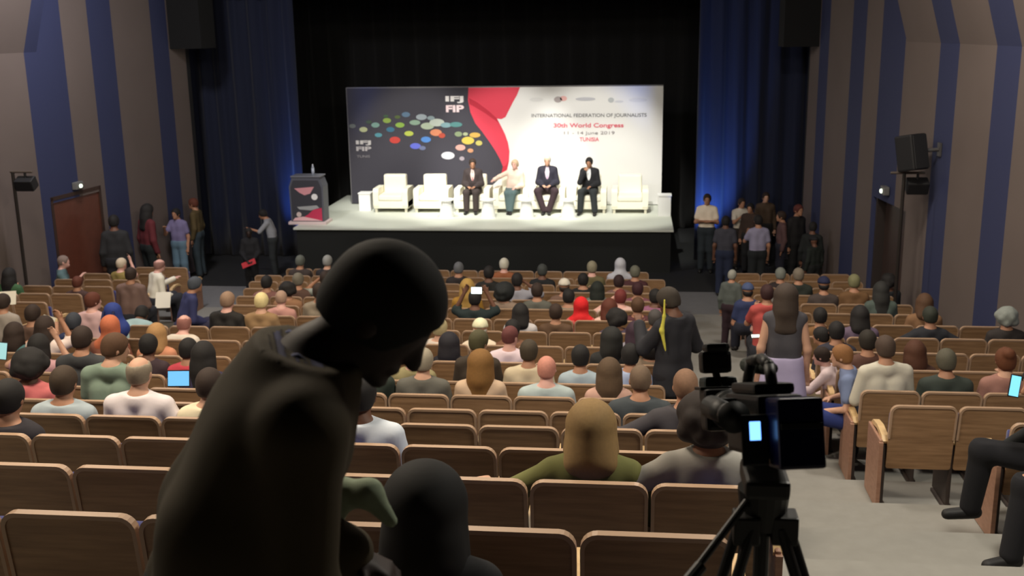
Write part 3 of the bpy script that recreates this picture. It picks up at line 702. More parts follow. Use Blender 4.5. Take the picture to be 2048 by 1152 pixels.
    S['head'] = hc; S['Rh'] = Rh; S['nk'] = nk; S['ch'] = ch; S['Rc'] = Rc; S['obj'] = bo; S['s'] = s; S['face'] = face; S['pel'] = pel
    def wp(v, S=S, loc=loc, face=face, s=s): v = rz(face)@np.array(v)*s; return Vector((loc[0]+v[0], loc[1]+v[1], loc[2]+v[2]))
    S['w'] = wp
    return S
OCC = []
def sit(px, py, label, row=None, dh=.34, **kw):          # seated so that the crown of the head falls on this point of the photo
    cand = []
    for i, y in enumerate(ROWY):
        p = at(px, py, y+.22); e = p.z-(topz(y)+dh)
        if not (row is None and abs(e) < .32 or row == i): continue
        X = [x for j, x in OCC if j == i]
        for x in [p.x]+[v+q for v in X for q in (-.43, .43)]:
            if all(abs(x-v) > .42 for v in X): cand.append((abs(e)+1.1*abs(x-p.x), e, i, Vector((x, p.y, p.z))))
    best = min(cand, key=lambda c: c[0])[1:]
    lim = halfw(best[2].y)-.42; best[2].x = max(-lim, min(lim, best[2].x))
    near = min((q[3] for q in seats if q[1] == best[1]), key=lambda v: abs(v-best[2].x)); best[2].x += max(-.05, min(.05, near-best[2].x))
    e, i, p = best; y = ROWY[i]; dzv = max(-.12, min(.12, p.z-floorz(y)-1.30)); kw.setdefault('s', 1.0)
    if kw['s'] == 1.: kw['dz'] = dzv
    for (j, x) in OCC:
        if j == i and abs(x-p.x) < .36: print('CLOSE', label, i, round(x-p.x, 2))
    OCC.append((i, p.x))
    hh = .024 if y > 14 else .018 if y > 8 else .014
    kw.setdefault('h', hh)
    print('SIT', label, 'row', i, 'dx %.2f' % (p.x-at(px, py, y+.22).x), 'err %.2f' % e)
    return person(label, (p.x, y+.20, floorz(y)), **kw)
def stand(px, py, y, label, face=0, z0=None, smax=None, **kw):
    p = at(px, py, y); g = ground(y) if z0 is None else z0; lim = halfw(y)-.40; p.x = max(-lim, min(lim, p.x))
    s = (p.z-g)/1.775; print('STAND', label, 's %.2f x %.2f' % (s, p.x))
    kw.setdefault('h', .024 if y > 14 else .016)
    return person(label, (p.x, y, g), face=face, pose='stand', s=s, lean_=kw.pop('lean_', 1), arms=kw.pop('arms', ('down', 'down')), **kw)
BLK = (26, 23, 22); DBR = (48, 34, 26); BRN = (84, 58, 38); GRY = (120, 116, 108); LGR = (190, 186, 172); BLD = (170, 130, 84); RBR = (92, 46, 30)

# --- on the stage
SB = ((36, 30, 32), 'trousers')
sp1 = person('dark-suited person with a red tie, sitting in the armchair nearest the ribbon', (CHX[2], 26.42, 1.0), face=pi, skin='m', hair=('short', DBR), top=((54, 44, 44), 'long'), jacket=(214, 190, 184), bottom=((58, 48, 46), 'trousers'), h=.02, eyes=1, arms=('lap', 'lap'), head=(8, 6, 0), s=1.02)
sp2 = person('person in a pale top and grey trousers, leaning sideways in an armchair', (CHX[3]+.02, 26.42, 1.0), face=pi, skin='p', hair=('short', (196, 170, 140)), top=((232, 206, 190), 'long'), bottom=((88, 108, 110), 'trousers'), h=.02, eyes=1, arms=('lap', 'wide'), side_lean=-8, head=(-20, 0, 6), s=1.0,
             legs=[((-.07, .02, .50), (-.05, .43, .53), (.02, .46, .09)), ((.07, .02, .50), (.09, .43, .52), (.06, .42, .09))])
sp3 = person('person in a navy suit and pale tie, sitting feet together on stage', (CHX[4], 26.42, 1.0), face=pi, skin='l', hair=('crop', LGR), top=((36, 34, 48), 'long'), jacket=(212, 196, 210), bottom=((52, 36, 42), 'trousers'), h=.02, eyes=1, s=1.08,
             legs=[((-.09, .02, .50), (-.20, .42, .53), (-.06, .44, .09)), ((.09, .02, .50), (.20, .42, .53), (.06, .44, .09))])
sp4 = person('person in black jacket and white shirt on stage, one hand at the face', (CHX[5]+.02, 26.42, 1.0), face=pi-.15, skin='m', hair=('short', BLK), top=((24, 24, 28), 'long'), jacket=(240, 240, 240), bottom=((38, 42, 44), 'trousers'), h=.02, eyes=1, arms=('lap', 'chin'), head=(0, 8, 0), s=1.04,
             legs=[((-.09, .02, .50), (-.16, .42, .53), (-.22, .50, .09)), ((.09, .02, .50), (.12, .43, .53), (.13, .50, .09))])
for S, c in ((sp1, (150, 60, 62)), (sp3, (176, 140, 170))):
    V = Vol(); n = S['nk']; V.limb(n+S['Rc']@np.array((0, .072, -.05)), n+S['Rc']@np.array((0, .098, -.30)), .014, .024)
    link('tie', V.mesh('tie', .012), mat(c, .6), S['obj'])

# --- standing by the right of the stage
stand(1415, 383, 24.2, 'person in a white T-shirt with arms folded, right of the platform', pi-.1, arms=('fold', 'fold'), top=((250, 236, 214), 'short'), bottom=((44, 52, 58), 'trousers'), hair=('short', DBR), skin='m', eyes=1)
stand(1483, 392, 24.6, 'person in a white T-shirt holding up a black camera', pi+.3, arms=('phone', 'phone'), top=((218, 210, 196), 'short'), bottom=((46, 40, 38), 'trousers'), hair=('short', DBR), skin='m', eyes=1)
stand(1452, 428, 22.0, 'person in a dark grey shirt and navy jeans seen from behind, below the stage', -.1, top=((62, 62, 72), 'short'), bottom=((34, 42, 66), 'trousers'), hair=('short', BLK), skin='d')
stand(1518, 426, 21.9, 'person in a lilac-grey shirt seen from behind, among the dark figures', .2, top=((150, 146, 172), 'short'), bottom=((28, 32, 34), 'trousers'), hair=('short', BLK), skin='m', arms=('phone', 'down'))
stand(1532, 380, 25.0, 'tall person in a brown shirt with face lit, against the blue curtain', pi, top=((74, 58, 44), 'long'), bottom=((32, 30, 30), 'trousers'), hair=('short', DBR), skin='l', eyes=1)
stand(1502, 402, 24.1, 'person in a dark top half hidden behind the raised camera', pi-.4, top=((60, 44, 36), 'long'), bottom=((30, 30, 32), 'trousers'), hair=('short', BLK), skin='m', eyes=1, smax=1)
stand(1566, 418, 22.9, 'person in a mauve-brown shirt standing near the dark wall corner', pi/2, top=((92, 66, 66), 'long'), bottom=((38, 38, 50), 'trousers'), hair=('short', DBR), skin='m')
stand(1600, 404, 23.0, 'person in black with a reddish face, by the right end of the curtain', pi+.6, top=((26, 24, 26), 'long'), bottom=((24, 24, 26), 'trousers'), hair=('short', (90, 40, 34)), skin='m', eyes=1)
stand(1632, 440, 21.8, 'person in black clothes standing just left of the big camera tripod', -.3, top=((22, 26, 26), 'long'), bottom=((22, 24, 26), 'trousers'), hair=('short', BLK), skin='d')
stand(1690, 470, 21.6, 'person in dark green standing against the right wall by the tripod', .5, top=((30, 36, 32), 'long'), bottom=((24, 26, 26), 'trousers'), hair=('cap', (30, 30, 34)), skin='d', z0=0)
# --- by the left wall and left of the stage
stand(225, 425, 19.9, 'person in dark clothes standing close to the left wall', .3, top=((38, 38, 40), 'long'), bottom=((30, 30, 34), 'trousers'), hair=('short', BLK), skin='d', z0=0)
stand(288, 403, 21.2, 'person in a dark red jacket standing by the left wall', -.6, top=((96, 34, 40), 'long'), bottom=((24, 30, 30), 'trousers'), hair=('long', BLK), skin='m')
stand(343, 412, 22.4, 'person in a lilac shirt and faded jeans facing the hall, left wall', pi-.2, top=((120, 112, 150), 'short'), bottom=((96, 122, 140), 'trousers'), hair=('short', BLK), skin='m', arms=('down', 'phone'), eyes=1)
stand(380, 392, 23.2, 'person in mustard brown top at the left wall end, in shade', pi/2, top=((84, 70, 40), 'long'), bottom=((50, 62, 70), 'trousers'), hair=('short', RBR), skin='m', z0=0)
stand(541, 412, 23.3, 'person in a grey-white shirt bending forward left of the lectern', pi*.55, top=((150, 152, 158), 'half'), bottom=((44, 48, 50), 'trousers'), hair=('short', BLK), skin='m', bend=14, lean_=6, head=(0, 10, 0), arms=('reach', 'down'), z0=0)
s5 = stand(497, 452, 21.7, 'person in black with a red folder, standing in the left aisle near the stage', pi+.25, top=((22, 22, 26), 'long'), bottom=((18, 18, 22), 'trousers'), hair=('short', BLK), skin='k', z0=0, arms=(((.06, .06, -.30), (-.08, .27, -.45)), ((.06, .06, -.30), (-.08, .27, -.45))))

# --- left block and left wall side (head-top pixel in the photo decides the seat)
P_ = [
 (99, 511, 'grey-haired person in teal shirt turning sideways, by the left wall', dict(skin='p', hair=('crop', (130, 112, 104)), top=((84, 108, 112), 'short'), face=-1.2, arms=('rest', 'phone'))),
 (155, 534, 'person with reddish dark hair below the left wooden door', dict(skin='m', hair=('short', RBR), top=((70, 48, 44), 'long'), s=.9)),
 (232, 517, 'white-haired person in a gold-brown top with both arms raised, left block', dict(skin='p', hair=('crop', (200, 184, 160)), top=((140, 122, 66), 'short'), arms=('phone', 'high'), face=-.4)),
 (264, 537, 'dark-haired person with wide mauve-brown shirt back, left block', dict(skin='m', hair=('short', DBR), top=((116, 92, 84), 'long'), wide=1.15)),
 (307, 519, 'bald pink-headed person in white leaning over white papers by the left aisle', dict(skin='p', hair=('ring', (150, 110, 100)), top=((232, 226, 208), 'long'), face=-.7, lean_=14, arms=('reach', 'lap'))),
 (352, 553, 'person in navy sitting on the left block aisle seat, feet in the aisle', dict(skin='m', hair=('short', (70, 76, 84)), top=((50, 54, 96), 'long'), bottom=((44, 42, 66), 'trousers'), face=-.9, lean_=20)),
 (172, 587, 'person with chestnut hair and a pink-white sleeve, left block', dict(skin='p', hair=('short', RBR), top=((206, 170, 170), 'long'), head=(-35, 0, 0))),
 (243, 598, 'person in white and teal bending forward beside a blue bag', dict(skin='d', hair=('short', BLK), top=((150, 176, 180), 'long'), lean_=34, bend=22, head=(0, 20, 0), wide=1.1)),
 (18, 538, 'dark-haired person in green at the far left edge, upper of the two', dict(skin='m', hair=('long', BLK), top=((60, 96, 62), 'short'), arms=('phone', 'lap'))),
 (8, 590, 'person in pale top at the far left edge holding papers', dict(skin='m', hair=('short', DBR), top=((160, 150, 140), 'short'))),
 (52, 612, 'person with dark hair and brown top, left edge, bare forearm raised', dict(skin='m', hair=('short', DBR), top=((96, 72, 60), 'short'), arms=('lap', 'phone'))),
 (92, 636, 'person in a white sleeve with a purple scarf, left side', dict(skin='m', hair=('long', DBR), top=((226, 208, 200), 'long'), arms=('lap', 'high'))),
 (135, 632, 'grey-black haired person in a dark top with a blue bag, left side', dict(skin='d', hair=('short', (54, 58, 66)), top=((36, 48, 84), 'short'), bottom=((30, 60, 110), 'trousers'))),
 (206, 636, 'person with orange-red scarf over the head, left side', dict(skin='m', hair=('scarf', (196, 110, 76)), top=((140, 88, 70), 'long'))),
 (166, 652, 'brown-haired person in a wide charcoal shirt, left side', dict(skin='m', hair=('short', DBR), top=((58, 60, 62), 'short'), wide=1.15, row=6)),
 (14, 648, 'person with long dark hair near a lit phone, left edge', dict(skin='m', hair=('long', DBR), top=((70, 110, 112), 'short'), arms=('phone', 'phone'))),
 (62, 672, 'person with dark hair in pale pink raising a bare forearm, left', dict(skin='l', hair=('bob', BLK), top=((186, 142, 146), 'short'), arms=('head', 'high'))),
 (222, 671, 'person in a sage green T-shirt with face turned to the right', dict(skin='l', hair=('short', BRN), top=((122, 140, 124), 'short'), head=(-50, 10, 0), wide=1.18, row=5)),
 (284, 672, 'person with very dark hair behind the grey-headed one in white', dict(skin='d', hair=('short', BLK), top=((60, 44, 50), 'short'))),
 (40, 706, 'person with round black hair and a coral pink shirt, left edge', dict(skin='d', hair=('big', BLK, .95), top=((214, 116, 116), 'short'), row=5)),
 (125, 738, 'balding dark-haired person in a pale grey shirt with a lanyard', dict(skin='m', hair=('short', (62, 48, 34)), top=((164, 176, 182), 'short'), row=4, wide=1.1)),
 (284, 719, 'grey balding person in a white shirt with a pink lanyard', dict(skin='l', hair=('ring', (140, 128, 110)), top=((226, 216, 218), 'short'), row=4, wide=1.2, arms=('lap', 'rest'))),
 (362, 680, 'person with black hair in a coral red shirt behind the blue tablet', dict(skin='m', hair=('short', BLK), top=((196, 66, 80), 'short'), wide=.95)),
 (345, 643, 'person with reddish brow leaning forward in white, left of the leaning man', dict(skin='p', hair=('ring', (150, 100, 90)), top=((220, 208, 192), 'long'), lean_=26)),
 (300, 650, 'person with fair brown hair in a peach top, left side', dict(skin='p', hair=('bob', BLD), top=((206, 140, 106), 'short'))),
 (412, 688, 'person with dark hair in dark violet clothes just left of the leaning man', dict(skin='d', hair=('long', BLK), top=((50, 44, 72), 'long'))),
 (398, 742, 'person in a cream shirt partly hidden behind the leaning man', dict(skin='l', hair=('short', DBR), top=((224, 212, 180), 'short'), row=4)),
 (442, 586, 'person with a black vest and pinkish arms on the left aisle edge', dict(skin='p', hair=('short', (150, 122, 100)), top=((36, 34, 32), 'short'), wide=1.15, face=-.2)),
 (512, 588, 'person with very pale blond hair behind the leaning man shoulder', dict(skin='l', hair=('short', (226, 208, 150)), top=((150, 120, 84), 'short'))),
 (-8, 775, 'person in a dark shirt cut by the left edge of the picture', dict(skin='m', hair=('short', BLK), top=((44, 40, 46), 'long'), row=3)),
 # centre block, front rows
 (597, 512, 'grey-haired person in the front row, leftmost of the grey heads', dict(skin='m', hair=('short', (96, 100, 92)), top=((60, 50, 46), 'long'))),
 (648, 512, 'silver-haired person in the front row, right of a grey-haired one', dict(skin='l', hair=('short', (150, 150, 146)), top=((38, 36, 40), 'long'))),
 (702, 508, 'person in the front row almost behind the leaning man head', dict(skin='m', hair=('short', (90, 94, 90)), top=((44, 44, 44), 'long'))),
 (537, 553, 'person with round black hair in the front left of centre block', dict(skin='m', hair=('short', BLK), top=((130, 90, 84), 'short'))),
 (580, 566, 'person with black hair in a tan top, left front of centre block', dict(skin='m', hair=('big', BLK, .8), top=((150, 110, 80), 'short'))),
 (600, 548, 'person with greying hair between two black heads, left front', dict(skin='m', hair=('short', (110, 104, 90)), top=((90, 66, 56), 'short'))),
 (634, 569, 'person with dark brown hair just above the leaning man collar', dict(skin='m', hair=('short', DBR), top=((140, 128, 110), 'short'))),
 (655, 544, 'person in grey with arms folded behind the head, left front', dict(skin='m', hair=('short', DBR), top=((140, 146, 136), 'half'), arms=('head', 'head'))),
 (562, 572, 'person in a pinkish top, low in the seat, left front', dict(skin='p', hair=('crop', (170, 140, 120)), top=((190, 140, 130), 'short'), s=.95)),
 (922, 526, 'person with dark grey hair in the front row right of the leaning man', dict(skin='m', hair=('short', (100, 102, 106)), top=((40, 34, 34), 'long'))),
 (983, 534, 'dark-haired person in the front row left of the white-haired one', dict(skin='d', hair=('short', BLK), top=((28, 28, 26), 'long'))),
 (1013, 518, 'white-haired person in the front row', dict(skin='p', hair=('short', (210, 206, 190)), top=((150, 90, 56), 'short'))),
 (1027, 548, 'person in a dark top with a grey sleeve raised, second row', dict(skin='d', hair=('short', BLK), top=((150, 150, 160), 'long'), arms=('lap', 'head'))),
 (1090, 530, 'person in black in the front row, middle of centre block', dict(skin='d', hair=('short', (64, 68, 66)), top=((26, 28, 30), 'long'))),
 (1178, 524, 'sandy grey-haired person in an olive top, front row', dict(skin='p', hair=('short', (140, 134, 112)), top=((104, 96, 66), 'short'))),
 (1160, 548, 'person in black with a pale cuff, front rows right of middle', dict(skin='m', hair=('short', BLK), top=((24, 26, 26), 'long'))),
 (1242, 519, 'person in a white headscarf and white robe in the front row', dict(skin='m', hair=('scarf', (196, 198, 206)), top=((190, 190, 200), 'long'), wide=1.1)),
 (1266, 533, 'person with greenish grey hair in maroon beside the white headscarf', dict(skin='m', hair=('short', (104, 104, 90)), top=((70, 36, 40), 'long'))),
 (1232, 556, 'person with dark brown hair directly behind the white headscarf', dict(skin='m', hair=('short', (46, 26, 26)), top=((120, 90, 84), 'short'))),
 (936, 560, 'person with light hair in a golden yellow top, left of a bright phone', dict(skin='l', hair=('long', (170, 136, 70)), top=((156, 116, 40), 'short'))),
 (956, 583, 'person in dark clothes right below the bright raised phone', dict(skin='d', hair=('short', BLK), top=((26, 40, 40), 'long'), arms=('high', 'high'))),
 (1004, 571, 'person with large round black hair and pale cheek, centre front', dict(skin='l', hair=('big', (24, 28, 28), 1.05), top=((140, 120, 104), 'short'), head=(30, 0, 0))),
 (1059, 568, 'person with dark brown hair in a grey-green top, centre front', dict(skin='m', hair=('short', DBR), top=((92, 92, 84), 'short'))),
 (1134, 560, 'person in a white cap, centre front right', dict(skin='m', hair=('cap', (214, 206, 190), DBR), top=((110, 84, 70), 'short'))),
 (1188, 566, 'person with long black hair and sage top, right front of centre block', dict(skin='m', hair=('long', (26, 32, 26)), top=((110, 120, 110), 'short'))),
 (1130, 590, 'person with black hair left of the red headscarf', dict(skin='m', hair=('short', BLK), top=((128, 120, 104), 'short'))),
 (1159, 598, 'person in a bright red headscarf', dict(skin='m', hair=('scarf', (216, 30, 34)), top=((206, 96, 90), 'long'), wide=.9)),
 (1103, 606, 'person with short dark brown hair facing the stage, left of the red scarf', dict(skin='m', hair=('short', (52, 36, 26)), top=((90, 66, 46), 'short'), s=.95)),
 (1032, 599, 'person with black hair and one white shoulder, centre', dict(skin='m', hair=('bob', BLK), top=((200, 196, 196), 'short'), s=.95)),
 (1282, 566, 'person with dark maroon hair by the right end of the front rows', dict(skin='m', hair=('short', (56, 24, 30)), top=((120, 72, 84), 'short'))),
 (1248, 581, 'person with reddish hair in a pale pink top, right front', dict(skin='p', hair=('short', (110, 44, 40)), top=((214, 180, 170), 'short'), arms=('head', 'lap'))),
 (1310, 580, 'person in a mauve checked shirt at the right end of centre block', dict(skin='d', hair=('short', BLK), top=((140, 88, 116), 'short'))),
 (1270, 597, 'person with brown hair above a maroon seat neighbour, right front', dict(skin='m', hair=('short', BRN), top=((84, 44, 48), 'long'))),
 (1226, 600, 'person in a pale blouse resting the arm along a seat back', dict(skin='l', hair=('bob', RBR), top=((222, 190, 176), 'short'))),
 # centre block, middle rows
 (870, 651, 'person with ash blond grey hair and white shirt right of the leaning man', dict(skin='l', hair=('short', (176, 164, 124)), top=((204, 192, 180), 'short'))),
 (842, 648, 'person with dark hair almost touching the leaning man profile', dict(skin='m', hair=('short', DBR), top=((110, 80, 60), 'short'))),
 (944, 649, 'person in a white cap and cream shirt', dict(skin='l', hair=('cap', (228, 226, 190), LGR), top=((226, 210, 186), 'short'))),
 (964, 664, 'person with olive brown hair right of the white cap', dict(skin='l', hair=('short', (78, 74, 48)), top=((60, 50, 40), 'long'), head=(-30, 0, 0))),
 (1011, 644, 'person with very dark hair behind the pink-headed one in white', dict(skin='d', hair=('short', BLK), top=((120, 82, 60), 'short'))),
 (1024, 655, 'person with a ruddy balding head and a white shirt', dict(skin='p', hair=('crop', (104, 56, 54)), top=((230, 210, 218), 'short'), head=(-30, 0, 0))),
 (1067, 684, 'person with short dark hair in a cream beige polo shirt', dict(skin='m', hair=('short', (66, 56, 42)), top=((212, 196, 166), 'short'), wide=1.1, row=7)),
 (888, 684, 'person with a long black veil of hair, between two grey heads', dict(skin='m', hair=('long', (28, 26, 34), 1.1), top=((30, 28, 36), 'long'), wide=.85, row=8)),
 (842, 701, 'grey-haired person in a dull grey shirt', dict(skin='l', hair=('short', (160, 150, 130)), top=((98, 96, 88), 'short'), wide=1.1, row=6)),
 (948, 704, 'person with long golden brown hair', dict(skin='l', hair=('long', (130, 92, 44), 1.15), top=((206, 178, 150), 'short'), row=6)),
 (770, 694, 'person with dark green-black top under the leaning man chin', dict(skin='m', hair=('short', (60, 56, 36)), top=((40, 50, 42), 'long'), row=6)),
 (735, 690, 'person in a pinkish white shirt under the leaning man chin', dict(skin='p', hair=('short', (150, 130, 120)), top=((196, 184, 190), 'short'))),
 (815, 688, 'person with pink skin and thin fair hair left of the grey-haired one', dict(skin='p', hair=('ring', (170, 140, 110)), top=((150, 140, 100), 'short'))),
 (1102, 717, 'bald pink-headed person in a pale blue-grey shirt', dict(skin='p', hair=('crop', (206, 140, 122)), top=((176, 190, 190), 'short'), wide=1.15, row=6)),
 (1150, 694, 'person with black hair left of a matching black head, pale blue shirt', dict(skin='m', hair=('short', BLK), top=((170, 186, 196), 'short'), wide=.9)),
 (1184, 690, 'person with black hair in a light blue and white shirt', dict(skin='m', hair=('short', BLK), top=((170, 184, 216), 'short'), wide=.95, row=7)),
 (1223, 721, 'person with long straight brown hair', dict(skin='l', hair=('long', (88, 68, 48)), top=((196, 156, 140), 'short'), wide=.9, row=6)),
 (1268, 735, 'person with short grey-brown hair in a slate jacket', dict(skin='m', hair=('crop', (112, 92, 74)), top=((62, 68, 72), 'long'), wide=1.15, row=5)),
 (1252, 638, 'person with dark curly hair, centre block right side', dict(skin='m', hair=('big', BLK, .85), top=((80, 66, 84), 'short'))),
 (1226, 658, 'person with long black hair and a dark top, right of centre', dict(skin='m', hair=('long', (30, 30, 28), 1.15), top=((40, 40, 40), 'long'))),
 (1262, 660, 'person with grey scarf and dark purple hair, right of centre', dict(skin='m', hair=('bob', (56, 36, 50)), top=((150, 146, 158), 'short'))),
 (1294, 674, 'person with a mass of black hair left of the standing dark suit', dict(skin='m', hair=('big', BLK, 1.1), top=((150, 130, 110), 'short'))),
 (1302, 640, 'person in grey-black jacket left of the standing dark suit', dict(skin='m', hair=('short', (70, 66, 64)), top=((66, 70, 72), 'long'))),
 (1378, 744, 'person with a shaved brown head in a dark shirt', dict(skin='m', hair=('crop', (130, 98, 76)), top=((62, 58, 62), 'long'), wide=1.15, arms=('wide', 'lap'), row=4)),
 (700, 758, 'dark-haired person in a bright white shirt beside the leaning man', dict(skin='d', hair=('short', BLK), top=((222, 230, 240), 'short'), row=3, wide=1.2)),
 (1165, 811, 'person with smooth blond-brown hair in an olive blouse, nearest row in view', dict(skin='l', hair=('bob', (140, 112, 70), 1.18), top=((112, 112, 60), 'half'), row=2, wide=1.15, h=.010, arms=('wide', 'rest'))),
 (1425, 800, 'person with bushy dark hair in a grey-white top, behind the video camera', dict(skin='m', hair=('big', (40, 30, 26), .98), top=((176, 172, 164), 'half'), row=2, wide=1.1, h=.010, arms=('wide', 'lap'))),
 # right block
 (1556, 537, 'grey-haired person in the front of the right block, against the dark', dict(skin='m', hair=('short', (122, 126, 118)), top=((44, 36, 36), 'long'))),
 (1592, 538, 'person with pale brow in a dark green top, front of right block', dict(skin='m', hair=('short', (120, 110, 96)), top=((40, 46, 40), 'long'))),
 (1532, 563, 'person with white hair by the right aisle, low in the seat', dict(skin='p', hair=('short', (190, 190, 180)), top=((120, 60, 60), 'short'), s=.92)),
 (1656, 556, 'person in a navy cap with a white patch, right block', dict(skin='m', hair=('cap', (32, 36, 66), BLK), top=((70, 60, 56), 'short'))),
 (1711, 551, 'person with olive grey hair, right block front', dict(skin='m', hair=('short', (120, 118, 84)), top=((110, 80, 50), 'short'))),
 (1772, 566, 'tall person with long dark hair in a grey-green shirt, right block', dict(skin='m', hair=('long', (40, 40, 38)), top=((76, 88, 82), 'long'))),
 (1645, 614, 'person with a round very dark head, second from the right aisle', dict(skin='m', hair=('short', BLK), top=((120, 84, 48), 'short'), s=.95)),
 (1714, 614, 'person with dark wavy hair and a mauve shirt, right block', dict(skin='m', hair=('bob', BLK), top=((100, 84, 104), 'short'))),
 (1666, 646, 'person with dark hair and a dark slate top, right block', dict(skin='m', hair=('short', BLK), top=((44, 44, 56), 'long'))),
 (1893, 551, 'dark-haired person in black leaning forward near the right wall', dict(skin='d', hair=('big', BLK, .8), top=((32, 36, 40), 'long'), face=.5)),
 (1844, 590, 'person with brown hair and a pale hand, right block near the mast', dict(skin='m', hair=('bob', BRN), top=((130, 96, 66), 'short'))),
 (1872, 616, 'person in dark green sprawled across the seats, right block', dict(skin='m', hair=('short', (46, 50, 40)), top=((36, 38, 44), 'long'), arms=('wide', 'wide'))),
 (2008, 618, 'person with grey-white hair against the right wall', dict(skin='m', hair=('big', (140, 146, 140), .85), top=((50, 44, 42), 'long'))),
 (1748, 664, 'person with dark hair partly behind the one in a cream shirt', dict(skin='m', hair=('short', (40, 34, 26)), top=((90, 60, 50), 'short'))),
 (1780, 676, 'brown-haired person in a cream shirt on the right aisle side', dict(skin='m', hair=('short', (76, 60, 50)), top=((206, 200, 184), 'half'), wide=1.22, face=.15, row=7)),
 (1843, 693, 'person with long reddish brown hair, right block', dict(skin='m', hair=('long', (80, 46, 28)), top=((70, 44, 34), 'long'), row=8)),
 (1892, 702, 'grey-haired person in a dark green jacket, right block', dict(skin='m', hair=('short', (88, 84, 70)), top=((56, 64, 58), 'long'), wide=1.15, row=7)),
 (2005, 700, 'person with tied brown hair in a dusty pink top holding a blue-lit phone', dict(skin='l', hair=('bun', (100, 56, 30)), top=((160, 116, 104), 'short'), arms=('lap', 'phone'), row=7)),
]
for px, py, lab, kw in sorted(P_, key=lambda q: -q[1]): sit(px, py, lab, **kw)

# --- standing in the rows and the right-hand aisle
suit = stand(1350, 564, 9.95, 'standing person in a black suit beside the right-hand aisle, turned to the left', .75, top=((40, 40, 46), 'long'), bottom=((34, 32, 36), 'trousers'), hair=('short', (56, 48, 40)), skin='d', jacket=(200, 200, 196), arms=('phone', 'rest'), head=(20, 20, 0), h=.012)
lady = stand(1574, 560, 10.75, 'person with long brown hair, grey sleeveless top and lilac skirt standing in the aisle', -.05, top=((76, 74, 80), 'none'), bottom=((190, 180, 216), 'skirt'), hair=('long', (62, 50, 42), 1.15), skin='l', arms=('down', 'down'), h=.012)
sit(1528, 572, 'person in a red top sitting by the right-hand aisle, behind the long-haired standing one', skin='m', hair=('short', (52, 26, 26)), top=((176, 74, 70), 'short'), arms=('phone', 'lap'))
sit(1489, 590, 'person in a navy top on the first seat beside the right-hand aisle', top=((44, 54, 92), 'short'), bottom=((36, 38, 52), 'trousers'), hair=('cap', (70, 84, 120), BLK), skin='m', wide=.85, row=13)
stand(1464, 536, 17.0, 'slim grey-haired person in dull grey at the stage end of the right-hand aisle', -.4, top=((84, 90, 86), 'long'), bottom=((44, 26, 34), 'trousers'), hair=('short', (150, 150, 140)), skin='m')
# sitting on the right aisle seats, turned into the aisle
def side(px, py, y, label, face, **kw):
    p = at(px, py, y); g = ground(y); s = (p.z-g)/1.31; print('SIDE', label, 's %.2f x %.2f' % (s, p.x))
    return person(label, (p.x, y, g), face=face, s=min(s, 1.08), **kw)
side(1724, 688, 10.2, 'brown-haired person in a blue shirt and jeans sitting sideways on an aisle seat', 1.3, top=((120, 134, 170), 'short'), bottom=((36, 50, 110), 'trousers'), hair=('short', (140, 96, 56)), skin='l', lean_=16, h=.014, arms=('lap', 'rest'))
side(1684, 692, 11.1, 'person in a pink-white shirt and khaki trousers leaning into the aisle', 1.2, top=((226, 204, 204), 'long'), bottom=((112, 100, 76), 'trousers'), hair=('short', DBR), skin='p', lean_=22, h=.014, arms=('reach', 'lap'))
side(1668, 655, 12.0, 'person in a black and pale blue top on an aisle seat beside the lilac skirt', 1.0, top=((40, 44, 58), 'long'), bottom=((90, 110, 130), 'trousers'), hair=('short', BLK), skin='m', lean_=14, h=.016)
# bottom right: big dark figure sitting sideways, legs in the aisle
g = floorz(6.6)
big = person('person in black clothes sitting sideways at the lower right, knees apart in the aisle', (6.24, 7.15, g), face=pi/2+.15, skin='m', hair=('short', BLK), top=((28, 30, 32), 'long'), bottom=((18, 18, 24), 'trousers'), h=.012, wide=1.15, s=1.05, lean_=24, bend=10,
             arms=('rest', 'rest'), legs=[((-.085, .02, .50), (-.28, .50, .54), (-.33, .58, .09)), ((.085, .02, .50), (.30, .50, .53), (.36, .52, .09))], shoes=(16, 15, 16))

# --- the leaning man in front and the person he bends over
gz = ground(1.55)
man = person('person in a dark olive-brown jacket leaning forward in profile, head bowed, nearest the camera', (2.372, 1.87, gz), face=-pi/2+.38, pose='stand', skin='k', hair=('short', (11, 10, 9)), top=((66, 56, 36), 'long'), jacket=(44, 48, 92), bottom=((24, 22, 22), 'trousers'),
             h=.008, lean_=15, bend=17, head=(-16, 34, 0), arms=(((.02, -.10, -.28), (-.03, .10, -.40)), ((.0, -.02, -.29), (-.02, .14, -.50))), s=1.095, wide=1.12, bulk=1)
sit(806, 945, 'person with a mass of black hair in dark clothes, under the leaning man', row=0, skin='d', hair=('long', (11, 10, 10), 1.2), top=((26, 26, 30), 'long'), h=.009, wide=1.0)

for i, x, t in SEATOBJ:                              # cushions folded down under the people
    if any(j == i and abs(x-v) < .33 for j, v in OCC):
        for c in t.children:
            if c.name.startswith('seat_cushion'): c.data = DOWN

